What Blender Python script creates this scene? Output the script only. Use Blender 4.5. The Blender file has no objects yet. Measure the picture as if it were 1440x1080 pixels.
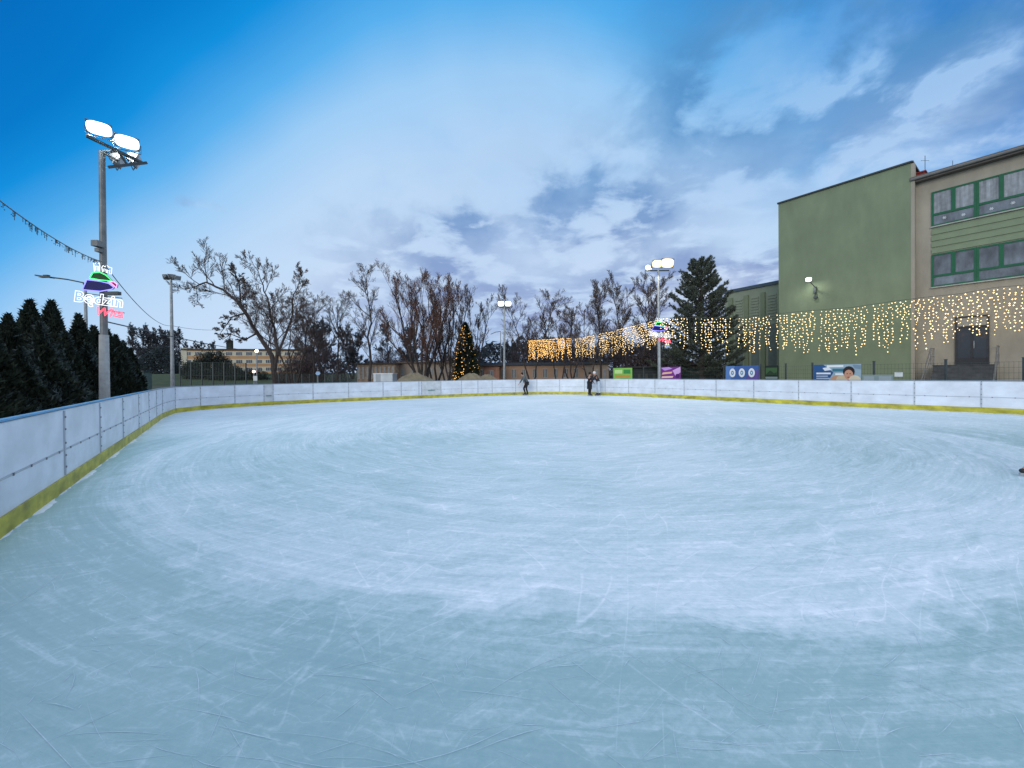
import bpy, math, random
import numpy as np
from mathutils import Vector, Matrix
random.seed(7); rng = np.random.default_rng(7)
sc = bpy.context.scene
COL = sc.collection
R = math.radians

# ------------------------------------------------------------------ camera
F = 540.0                       # focal length in photo pixels (1440 wide)
EYE = 1.65
SHY = -9.8/1440
cam_d = bpy.data.cameras.new('camera'); cam = bpy.data.objects.new('camera', cam_d); COL.objects.link(cam)
cam_d.sensor_width = 36; cam_d.lens = 13.5; cam_d.shift_y = SHY
cam_d.clip_start = .05; cam_d.clip_end = 3000
RM = Matrix.Rotation(R(90-.5), 3, 'X') @ Matrix.Rotation(R(-.58), 3, 'Z')
cam.location = (0, 0, EYE); cam.rotation_euler = RM.to_euler()
sc.camera = cam
EYEV = Vector((0, 0, EYE))
def ray(px, py): return RM @ Vector(((px-720)/F, (540-py)/F + SHY*1440/F, -1))
def P(px, py, depth):                       # the world point seen at a photo pixel, at forward distance depth
    d = ray(px, py); return EYEV + d*(depth/d.y)
def G(px, py, z=0):
    d = ray(px, py); return EYEV + d*((z-EYE)/d.z)
def X(px, depth): return P(px, 525, depth).x

# ------------------------------------------------------------------ materials
MATS = {}
def nodes(m):
    m.use_nodes = True; nt = m.node_tree; return nt, nt.nodes, nt.links
def mat(name, col, rough=.7, var=.12, scale=3., bump=0., metal=0., emit=None, es=0., spec=.3, bscale=None, dark=None):
    if name in MATS: return MATS[name]
    m = bpy.data.materials.new(name); nt, N, L = nodes(m)
    b = N['Principled BSDF']
    b.inputs['Roughness'].default_value = rough; b.inputs['Metallic'].default_value = metal
    b.inputs['Specular IOR Level'].default_value = spec
    tc = N.new('ShaderNodeTexCoord')
    nz = N.new('ShaderNodeTexNoise'); nz.inputs['Scale'].default_value = scale; nz.inputs['Detail'].default_value = 6
    L.new(tc.outputs['Object'], nz.inputs['Vector'])
    rp = N.new('ShaderNodeValToRGB'); e = rp.color_ramp.elements
    lo = dark or [c*(1-var) for c in col]; hi = [min(1, c*(1+var)) for c in col]
    e[0].position = .3; e[0].color = (*lo, 1); e[1].position = .7; e[1].color = (*hi, 1)
    L.new(nz.outputs['Fac'], rp.inputs['Fac']); L.new(rp.outputs['Color'], b.inputs['Base Color'])
    if bump:
        n2 = N.new('ShaderNodeTexNoise'); n2.inputs['Scale'].default_value = bscale or scale*8; n2.inputs['Detail'].default_value = 4
        L.new(tc.outputs['Object'], n2.inputs['Vector'])
        bp = N.new('ShaderNodeBump'); bp.inputs['Strength'].default_value = bump; bp.inputs['Distance'].default_value = .02
        L.new(n2.outputs['Fac'], bp.inputs['Height']); L.new(bp.outputs['Normal'], b.inputs['Normal'])
    if emit:
        b.inputs['Emission Color'].default_value = (*emit, 1); b.inputs['Emission Strength'].default_value = es
    MATS[name] = m; return m

M_white = mat('board_white', (.63, .69, .77), .42, .09, 2.2, spec=.5)
M_seam = mat('board_joint', (.40, .45, .50), .6)
M_yel = mat('kick_yellow', (.46, .42, .05), .5, .30, 3.5)
M_blue = mat('rail_blue', (.10, .30, .52), .5)
M_bolt = mat('bolt', (.16, .17, .19), .5)
M_pole = mat('galvanised', (.30, .33, .35), .5, .2, 6, metal=.3)
M_poled = mat('dark_metal', (.05, .065, .07), .5, .2, 6)
M_conc = mat('concrete_pole', (.34, .36, .37), .85, .15, 8, .3)
M_lit = mat('lamp_lit', (.9, .95, .9), .3, emit=(.93, 1, .92), es=2.4)
M_litw = mat('lamp_lit_warm', (.9, .8, .6), .3, emit=(1, .70, .28), es=1.8)
M_glass = mat('lamp_glass', (.25, .28, .3), .15, spec=.6)
M_bulb = mat('warm_bulb', (.9, .7, .4), .4, emit=(1, .52, .11), es=2.0)
M_bulbm = mat('mid_bulb', (.9, .75, .5), .4, emit=(1, .64, .22), es=1.8)
M_bulbw = mat('pale_bulb', (.9, .8, .6), .4, emit=(1, .66, .24), es=2.6)
M_bark = mat('bark', (.055, .045, .042), .9, .3, 9, .5)
M_twig = mat('twig', (.088, .068, .062), .9, .25, 2)
M_twigr = mat('twig_reddish', (.105, .055, .042), .9, .3, 2)
M_leafr = mat('dead_leaves', (.12, .05, .03), .8, .4, 3)
M_thuja = mat('thuja', (.013, .022, .014), .9, .45, 2.2)
M_thujas = mat('thuja_silver', (.055, .080, .082), .85, .5, 2.5)
M_pine = mat('pine', (.075, .092, .072), .85, .45, 2)
M_bush = mat('bush', (.022, .028, .024), .9, .4, 2)
M_far = mat('far_twig_hazed', (.065, .072, .085), .9, .3, .5)  # bluish grey of distance haze put into the twig colour
M_grass = mat('grass', (.045, .065, .025), .95, .35, 1.2, .3)

def streaks(m, sc=(3, 3, .22), lo=.82, hi=1.08, rng_=(.35, .65)):
    nt, N, L = nodes(m); b = N['Principled BSDF']; src = b.inputs['Base Color'].links[0].from_socket
    tc = N.new('ShaderNodeTexCoord'); mp = N.new('ShaderNodeMapping'); mp.inputs['Scale'].default_value = sc; L.new(tc.outputs['Object'], mp.inputs[0])
    n = N.new('ShaderNodeTexNoise'); n.inputs['Scale'].default_value = 1; n.inputs['Detail'].default_value = 6; n.inputs['Roughness'].default_value = .6; L.new(mp.outputs[0], n.inputs['Vector'])
    r_ = N.new('ShaderNodeMapRange'); L.new(n.outputs['Fac'], r_.inputs[0]); r_.inputs[1].default_value = rng_[0]; r_.inputs[2].default_value = rng_[1]; r_.inputs[3].default_value = lo; r_.inputs[4].default_value = hi
    v = N.new('ShaderNodeVectorMath'); v.operation = 'SCALE'; L.new(src, v.inputs[0]); L.new(r_.outputs[0], v.inputs['Scale']); L.new(v.outputs[0], b.inputs['Base Color'])

# ------------------------------------------------------------------ mesh helpers
class MB:
    def __init__(s): s.v = []; s.f = []; s.m = []; s.n = 0; s.k = 0
    def mi(s, k): s.k = k; return s
    def add(s, vs, fs):
        s.v.extend([tuple(v) for v in vs]); n = s.n
        for f in fs: s.f.append([i+n for i in f]); s.m.append(s.k)
        s.n += len(vs); return s
    def box(s, c, size, ax=(1, 0, 0), up=(0, 0, 1)):
        c = Vector(c); a = Vector(ax).normalized(); u = Vector(up).normalized(); b = u.cross(a).normalized(); u = a.cross(b)
        hx, hy, hz = [q/2 for q in size]
        vs = [c+a*(i*hx)+b*(j*hy)+u*(k*hz) for k in (-1, 1) for j in (-1, 1) for i in (-1, 1)]
        return s.add(vs, [(0, 2, 3, 1), (4, 5, 7, 6), (0, 1, 5, 4), (2, 6, 7, 3), (0, 4, 6, 2), (1, 3, 7, 5)])
    def tube(s, pts, rad, sides=6, cap=True):
        pts = [Vector(p) for p in pts]; n = len(pts)
        rad = rad if hasattr(rad, '__len__') else [rad]*n
        vs = []; ref = None
        for i, p in enumerate(pts):
            d = (pts[min(i+1, n-1)]-pts[max(i-1, 0)])
            if d.length < 1e-9: d = Vector((0, 0, 1))
            d.normalize()
            if ref is None: ref = Vector((1, 0, 0)) if abs(d.x) < .8 else Vector((0, 1, 0))
            a = d.cross(ref).normalized(); b = d.cross(a); ref = b.cross(d) if False else ref
            for k in range(sides):
                t = 2*math.pi*k/sides; vs.append(p + (a*math.cos(t)+b*math.sin(t))*rad[i])
        fs = [(i*sides+k, i*sides+(k+1) % sides, (i+1)*sides+(k+1) % sides, (i+1)*sides+k) for i in range(n-1) for k in range(sides)]
        if cap and sides > 3: fs += [tuple(range(sides))[::-1], tuple((n-1)*sides+k for k in range(sides))]
        return s.add(vs, fs)
    def octa(s, c, r, rz=None):
        c = Vector(c); rz = rz or r
        return s.add([c+Vector(q) for q in ((r,0,0),(-r,0,0),(0,r,0),(0,-r,0),(0,0,rz),(0,0,-rz))],
                     [(0,2,4),(2,1,4),(1,3,4),(3,0,4),(2,0,5),(1,2,5),(3,1,5),(0,3,5)])
    def ball(s, c, r, seg=12, ring=8, squash=(1,1,1)):
        c = Vector(c); vs = []; fs = []
        for i in range(ring+1):
            ph = math.pi*i/ring
            for k in range(seg):
                t = 2*math.pi*k/seg
                vs.append(c+Vector((r*squash[0]*math.sin(ph)*math.cos(t), r*squash[1]*math.sin(ph)*math.sin(t), r*squash[2]*math.cos(ph))))
        for i in range(ring):
            for k in range(seg): fs.append((i*seg+k, (i+1)*seg+k, (i+1)*seg+(k+1) % seg, i*seg+(k+1) % seg))
        return s.add(vs, fs)
    def build(s, name, mats, parent=None, origin=None, smooth=False, label=None):
        if not isinstance(mats, (list, tuple)): mats = [mats]
        off = Vector(origin) if origin is not None else (root_loc(parent) if parent else Vector((0, 0, 0)))
        me = bpy.data.meshes.new(name)
        me.from_pydata([(v[0]-off.x, v[1]-off.y, v[2]-off.z) for v in s.v], [], s.f)
        for m in mats: me.materials.append(m)
        if len(mats) > 1: me.polygons.foreach_set('material_index', s.m)
        if smooth: me.polygons.foreach_set('use_smooth', [True]*len(me.polygons))
        me.update()
        o = bpy.data.objects.new(name, me); COL.objects.link(o)
        if parent: o.parent = parent
        elif origin is not None: o.location = off
        if label: o['label'] = label
        return o
def root_loc(o):
    while o.parent: o = o.parent
    return Vector(o.location)
def tag(o, label=None, cat=None, group=None, kind=None):
    if label: o['label'] = label
    if cat: o['category'] = cat
    if group: o['group'] = group
    if kind: o['kind'] = kind
    return o
def thing(name, loc, label, cat, group=None):
    o = bpy.data.objects.new(name, None); COL.objects.link(o); o.location = loc; o.empty_display_size = .3
    return tag(o, label, cat, group)
def copy_tree(o, parent=None):
    c = o.copy(); COL.objects.link(c); c.parent = parent
    for ch in [q for q in bpy.data.objects if q.parent == o]: copy_tree(ch, c)
    return c
def quads(name, P0, A, B, mats, mi, parent):           # numpy cloud of small leaf quads
    n = len(P0); V = np.empty((n, 4, 3)); V[:, 0] = P0-A-B*.2; V[:, 1] = P0+B*.35-A*.2; V[:, 2] = P0+A; V[:, 3] = P0-B*.35-A*.2
    off = np.array(root_loc(parent)); V = V.reshape(-1, 3)-off
    me = bpy.data.meshes.new(name); me.vertices.add(4*n); me.vertices.foreach_set('co', V.ravel())
    me.loops.add(4*n); me.loops.foreach_set('vertex_index', np.arange(4*n, dtype=np.int32))
    me.polygons.add(n); me.polygons.foreach_set('loop_start', np.arange(0, 4*n, 4, dtype=np.int32)); me.polygons.foreach_set('loop_total', np.full(n, 4, dtype=np.int32))
    for m in mats: me.materials.append(m)
    if mi is not None: me.polygons.foreach_set('material_index', mi.astype(np.int32))
    me.update(); me.validate()
    o = bpy.data.objects.new(name, me); COL.objects.link(o); o.parent = parent; return o

# ------------------------------------------------------------------ sky and light
w = bpy.data.worlds.new('World'); sc.world = w; w.use_nodes = True
nt = w.node_tree; N = nt.nodes; L = nt.links
for n in list(N): N.remove(n)
def mth(op, a, b=None, c=None, clamp=False):
    n = N.new('ShaderNodeMath'); n.operation = op; n.use_clamp = clamp
    for i, v in enumerate((a, b, c)):
        if v is None: continue
        if isinstance(v, (int, float)): n.inputs[i].default_value = v
        else: L.new(v, n.inputs[i])
    return n.outputs[0]
def ramp(fac, stops, interp='LINEAR'):
    n = N.new('ShaderNodeValToRGB'); n.color_ramp.interpolation = interp; e = n.color_ramp.elements
    while len(e) < len(stops): e.new(.5)
    for q, (p, c) in zip(e, stops): q.position = p; q.color = (*c, 1) if hasattr(c, '__len__') else (c, c, c, 1)
    L.new(fac, n.inputs['Fac']); return n.outputs['Color']
def mix(f, a, b):
    n = N.new('ShaderNodeMix'); n.data_type = 'RGBA'
    if isinstance(f, (int, float)): n.inputs[0].default_value = f
    else: L.new(f, n.inputs[0])
    for i, v in ((6, a), (7, b)):
        if hasattr(v, '__len__'): n.inputs[i].default_value = (*v, 1)
        else: L.new(v, n.inputs[i])
    return n.outputs[2]
def lin(r, g, b):
    f = lambda c: (c/255/12.92 if c/255 <= .04045 else ((c/255+.055)/1.055)**2.4)
    return (f(r), f(g), f(b))
tc = N.new('ShaderNodeTexCoord'); sx = N.new('ShaderNodeSeparateXYZ'); L.new(tc.outputs['Generated'], sx.inputs[0])
dx, dy, dz = sx.outputs
v = mth('ADD', dz, mth('MULTIPLY', mth('MULTIPLY', dx, dx), .84))
wob = N.new('ShaderNodeTexNoise'); wob.inputs['Scale'].default_value = 1.6; wob.inputs['Detail'].default_value = 3
L.new(tc.outputs['Generated'], wob.inputs['Vector'])
v = mth('ADD', v, mth('MULTIPLY', mth('SUBTRACT', wob.outputs['Fac'], .5), .12))
base = ramp(v, [(0, lin(156, 186, 228)), (.16, lin(184, 210, 244)), (.38, lin(204, 226, 252)), (.54, lin(188, 219, 251)),
                (.63, lin(160, 208, 250)), (.70, lin(92, 180, 243)), (.775, lin(14, 146, 226)), (.83, lin(0, 124, 207)), (.93, lin(0, 104, 188)), (1, lin(0, 88, 166))])
# clouds on a high flat layer
dzp = mth('MAXIMUM', mth('ADD', dz, .16), .05)
cx = mth('DIVIDE', dx, dzp); cy = mth('DIVIDE', dy, dzp)
cv = N.new('ShaderNodeCombineXYZ'); L.new(cx, cv.inputs[0]); L.new(cy, cv.inputs[1])
cn = N.new('ShaderNodeTexNoise'); cn.inputs['Scale'].default_value = .95; cn.inputs['Detail'].default_value = 6; cn.inputs['Roughness'].default_value = .52; cn.inputs['Distortion'].default_value = .35
L.new(cv.outputs[0], cn.inputs['Vector'])
cn2 = N.new('ShaderNodeTexNoise'); cn2.inputs['Scale'].default_value = 1.7; cn2.inputs['Detail'].default_value = 7; cn2.inputs['Roughness'].default_value = .52
mp = N.new('ShaderNodeMapping'); mp.inputs['Location'].default_value = (4.3, 1.7, 0); L.new(cv.outputs[0], mp.inputs[0]); L.new(mp.outputs[0], cn2.inputs['Vector'])
rmask = ramp(mth('ADD', mth('ADD', mth('MULTIPLY', dx, .8), .42), mth('MULTIPLY', dz, -.12)), [(.12, 0), (.48, 1)])   # clouds gather right of centre
sep = N.new('ShaderNodeSeparateColor'); L.new(rmask, sep.inputs[0]); rm = sep.outputs[0]
def fac(c):
    s_ = N.new('ShaderNodeSeparateColor'); L.new(c, s_.inputs[0]); return s_.outputs[0]
dark = fac(ramp(cn.outputs['Fac'], [(.36, 0), (.56, 1)], 'EASE'))
lite = fac(ramp(cn2.outputs['Fac'], [(.46, 0), (.66, 1)], 'EASE'))
def blob_sum(lst):
    wn = N.new('ShaderNodeTexNoise'); wn.inputs['Scale'].default_value = 4.5; wn.inputs['Detail'].default_value = 6; wn.inputs['Roughness'].default_value = .6; L.new(tc.outputs['Generated'], wn.inputs['Vector'])
    a = N.new('ShaderNodeVectorMath'); a.operation = 'SUBTRACT'; L.new(wn.outputs['Color'], a.inputs[0]); a.inputs[1].default_value = (.5, .5, .5)
    m_ = N.new('ShaderNodeVectorMath'); m_.operation = 'MULTIPLY_ADD'; L.new(a.outputs[0], m_.inputs[0]); m_.inputs[1].default_value = (.34, .34, .26); L.new(tc.outputs['Generated'], m_.inputs[2])
    q_ = N.new('ShaderNodeVectorMath'); q_.operation = 'MULTIPLY'; L.new(m_.outputs[0], q_.inputs[0]); q_.inputs[1].default_value = (1, 1, 2.1)
    tot = None
    for px, py, rad, amp in lst:
        d = ray(px, py).normalized(); ds = N.new('ShaderNodeVectorMath'); ds.operation = 'DISTANCE'; L.new(q_.outputs[0], ds.inputs[0]); ds.inputs[1].default_value = (d.x, d.y, d.z*2.1)
        mr = N.new('ShaderNodeMapRange'); mr.interpolation_type = 'SMOOTHSTEP'; L.new(ds.outputs['Value'], mr.inputs[0]); mr.inputs[1].default_value = rad; mr.inputs[2].default_value = 0; mr.inputs[3].default_value = 0; mr.inputs[4].default_value = amp
        tot = mr.outputs[0] if tot is None else mth('ADD', tot, mr.outputs[0])
    return tot
bd = blob_sum([(830, 285, .26, .6), (900, 320, .30, .55), (610, 345, .22, .6), (680, 330, .18, .5), (1010, 420, .34, .7), (800, 430, .34, .6), (560, 430, .3, .45), (480, 340, .2, .35), (1130, 150, .42, .75), (1060, 60, .35, .55), (1240, 215, .30, .6), (1400, 60, .25, .4), (285, 276, .05, .5), (640, 400, .2, .5), (940, 400, .2, .6)])
bl = blob_sum([(1240, 130, .24, .8), (1345, 92, .13, .9), (1010, 245, .20, .9), (860, 250, .12, .5), (760, 335, .14, .8), (850, 362, .12, .7), (1020, 352, .10, .6), (590, 300, .22, .6), (700, 230, .35, .5), (1150, 190, .22, .5), (1400, 190, .2, .6), (720, 300, .14, .6), (1050, 180, .2, .4)])
low = fac(ramp(dz, [(.0, .9), (.30, .85), (.50, .42), (.72, .25)]))
dk = mth('MULTIPLY', mth('MULTIPLY', dark, rm), mth('MULTIPLY', low, .40)); n3 = N.new('ShaderNodeTexNoise'); n3.inputs['Scale'].default_value = 3.6; n3.inputs['Detail'].default_value = 8; n3.inputs['Roughness'].default_value = .56; n3.inputs['Distortion'].default_value = .25; L.new(cv.outputs[0], n3.inputs['Vector'])
brk = fac(ramp(n3.outputs['Fac'], [(.38, .12), (.56, 1.15)], 'EASE')); brl = fac(ramp(n3.outputs['Fac'], [(.36, 1.), (.56, .15)], 'EASE'))
dk = mth('ADD', mth('MULTIPLY', dk, brk), mth('MULTIPLY', mth('MULTIPLY', bd, brk), mth('ADD', mth('MULTIPLY', dark, .4), .8)), clamp=True)
c1 = mix(mth('MULTIPLY', dk, .9), base, mix(fac(ramp(dz, [(.15, 0), (.5, 1)])), lin(142, 158, 206), lin(78, 142, 200)))
lk = mth('ADD', mth('MULTIPLY', mth('MULTIPLY', lite, rm), mth('MULTIPLY', low, .45)), mth('MULTIPLY', mth('ADD', bl, mth('MULTIPLY', bd, .6)), mth('ADD', mth('MULTIPLY', lite, .4), brl)), clamp=True)
c2 = mix(mth('MULTIPLY', lk, .9), c1, mix(fac(ramp(dz, [(.2, 0), (.6, 1)])), lin(212, 228, 252), lin(128, 188, 240)))
# unseen bright overcast added overhead and behind the viewer to light ice and walls
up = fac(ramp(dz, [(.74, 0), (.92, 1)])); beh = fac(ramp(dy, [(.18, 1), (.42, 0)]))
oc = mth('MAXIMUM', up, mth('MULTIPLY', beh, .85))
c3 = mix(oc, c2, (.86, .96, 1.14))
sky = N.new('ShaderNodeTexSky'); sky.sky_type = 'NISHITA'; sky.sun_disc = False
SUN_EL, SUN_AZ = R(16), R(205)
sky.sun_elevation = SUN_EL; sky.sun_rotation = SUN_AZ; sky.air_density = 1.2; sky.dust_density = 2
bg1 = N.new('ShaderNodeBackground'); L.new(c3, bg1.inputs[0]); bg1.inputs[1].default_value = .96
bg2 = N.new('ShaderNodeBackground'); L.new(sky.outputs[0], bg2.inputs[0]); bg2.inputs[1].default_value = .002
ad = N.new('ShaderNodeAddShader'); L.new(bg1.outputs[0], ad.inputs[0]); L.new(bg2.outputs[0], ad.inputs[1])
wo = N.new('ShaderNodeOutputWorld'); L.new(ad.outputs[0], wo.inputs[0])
sd = bpy.data.lights.new('sun', 'SUN'); so = bpy.data.objects.new('sun', sd); COL.objects.link(so)
sd.energy = 1.15; sd.angle = R(25); sd.color = (1, .94, .84)
sdir = Vector((math.sin(SUN_AZ)*math.cos(SUN_EL), math.cos(SUN_AZ)*math.cos(SUN_EL), math.sin(SUN_EL)))
so.rotation_euler = sdir.to_track_quat('Z', 'Y').to_euler()
sc.view_settings.view_transform = 'Standard'; sc.view_settings.look = 'None'; sc.view_settings.gamma = 1; sc.view_settings.exposure = 0

# ------------------------------------------------------------------ ground
def gz(x, y):
    d = math.hypot(x, y); t = min(1, max(0, (d-38)/60)); return -.06 + 2.3*t*t*(3-2*t)
def ground():
    mb = MB(); rs = [0, 12, 24, 34, 40, 46, 52, 58, 66, 74, 84, 98, 130, 200, 320, 450]; na = 72; vs = [(0, 0, -.06)]; fs = []
    for r in rs[1:]:
        for k in range(na):
            a = 2*math.pi*k/na; x, y = r*math.sin(a), r*math.cos(a); vs.append((x, y, gz(x, y)))
    for k in range(na): fs.append((0, 1+(k+1) % na, 1+k))
    for i in range(len(rs)-2):
        for k in range(na):
            a, b = 1+i*na+k, 1+i*na+(k+1) % na; fs.append((a, b, b+na, a+na))
    mb.add(vs, fs)
    m = mat('ground', (.06, .072, .04), .95, .4, .12, .4, bscale=6)
    tag(mb.build('ground', m), kind='structure')
ground()

# ------------------------------------------------------------------ rink line
samples = [(0, 758), (60, 713.5), (120, 669), (180, 624.5), (228, 589), (237, 583.6), (246, 581.2), (262, 578.6), (281, 576.3), (330, 571.8), (385, 569), (440, 567),
           (490, 564.9), (538, 562.9), (594, 560.3), (640, 558.5), (692, 556.4), (725, 555.2), (755, 554.6), (787, 554.3), (820, 554.6), (851, 555.5),
           (884, 557), (921, 558.8), (962, 560.8), (1007, 563.3), (1060, 566.2), (1123, 569.2), (1197, 572.9), (1286, 576.6), (1380, 581), (1440, 584.5)]
base_pts = [G(x, y) for x, y in samples]
for it in range(6):                           # relax reading noise, keep the ends
    q = [p.copy() for p in base_pts]
    for i in range(2, len(q)-2):
        if samples[i][0] < 270: continue
        base_pts[i] = q[i]*.5+(q[i-1]+q[i+1])*.25 if it < 4 else q[i]
def poly_at(px):                              # point of the rink line in a given photo column
    d = ray(px, 540); best = None
    for a, b in zip(line_pts[:-1], line_pts[1:]):
        # solve a+(b-a)t = s*d in plan
        e = b-a; det = e.x*(-d.y)+d.x*e.y
        if abs(det) < 1e-9: continue
        t = (-a.x*(-d.y)+d.x*(-a.y))/det; s = (e.x*(-a.y)+a.x*e.y)/det
        if -1e-6 <= t <= 1+1e-6 and s > 0:
            p = a+e*t
            if best is None or p.length < best.length: best = p
    return best
dl = (base_pts[0]-base_pts[2]).normalized(); dr = (base_pts[-1]-base_pts[-6]).normalized()
line_pts = [base_pts[0]+dl*9] + base_pts + [base_pts[-1]+dr*12]
seams = [89, 139.6, 172, 194.4, 208.9, 219.5, 228, 246, 281.5, 330, 371, 384, 440, 490, 538.5, 564, 589, 592.5, 620, 649, 672, 692, 725, 755, 787, 822, 851, 884, 921, 962, 1007, 1060, 1123, 1197, 1286, 1380]
seam_pts = [poly_at(s) for s in seams]
print('seams', [(s, round(p.x, 1), round(p.y, 1)) for s, p in zip(seams, seam_pts)])
first = [seam_pts[0]+dl*2.55*k for k in (4, 3, 2, 1)]
last = [seam_pts[-1]+dr*2.05*k for k in (1, 2, 3, 4, 5)]
nodes_ = first+seam_pts+last
BH = 1.2
rink = thing('rink_barrier', (0, 20, 0), 'white dasher board barrier with yellow kick plates enclosing the ice rink', 'barrier')
def outw(a, b):
    e = (b-a).normalized(); n = Vector((-e.y, e.x, 0)); c = Vector((4, 12, 0))
    return n if n.dot((a+b)/2-c) > 0 else -n
M_gate = mat('gate_panel', (.52, .56, .60), .45, .12, 5)
for i, (a, b) in enumerate(zip(nodes_[:-1], nodes_[1:])):
    a = Vector((a.x, a.y, 0)); b = Vector((b.x, b.y, 0)); e = b-a; ln = e.length; u = e/ln; n = outw(a, b); c = (a+b)/2
    gate = (4 <= i < len(nodes_)-6 and seams[i-4] in (371, 592.5))
    mb = MB(); mb.box(c+n*.02+Vector((0, 0, .215+.97/2)), (ln-.012, .03, .97), u); 
    pn = mb.build('gate' if gate else 'panel', M_gate if gate else M_white, rink)
    if gate: pn['label'] = 'scuffed grey gate panel set in the white boards'
    if ln > .6:
        mb = MB(); mb.box(c+n*.003+Vector((0, 0, .60)), (ln-.05, .014, .022), u)
        k = max(2, int(ln/.45))
        for j in range(k): mb.mi(1).box(a+u*(ln*(j+.5)/k)+n*-.006+Vector((0, 0, .60)), (.03, .012, .03), u)
        mb.build('joint_strip', [M_seam, M_bolt], pn)
    if gate:
        mb = MB(); mb.box(c+n*-.03+Vector((0, 0, .55)), (min(.5, ln*.6), .03, .04), u); mb.build('latch', mat('latch', (.1, .22, .2), .5), pn)
    mb = MB(); mb.box(c+n*-.002+Vector((0, 0, .112)), (ln+.01, .03, .205), u); mb.build('kick_plate', M_yel, rink)
    mb = MB(); mb.box(c+n*.02+Vector((0, 0, BH+.012)), (ln+.02, .07, .024), u); mb.build('top_rail', M_blue if i < 8 else mat('rail_grey', (.20, .27, .34), .5), rink)
    mb = MB(); mb.box(a+n*.002+Vector((0, 0, .70)), (.040, .026, .94), u)
    for z in (.35, .52, .7, .9, 1.08): mb.mi(1).box(a+n*-.014+Vector((0, 0, z)), (.03, .012, .026), u)
    mb.build('post_strip', [M_seam, M_bolt], rink)

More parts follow.
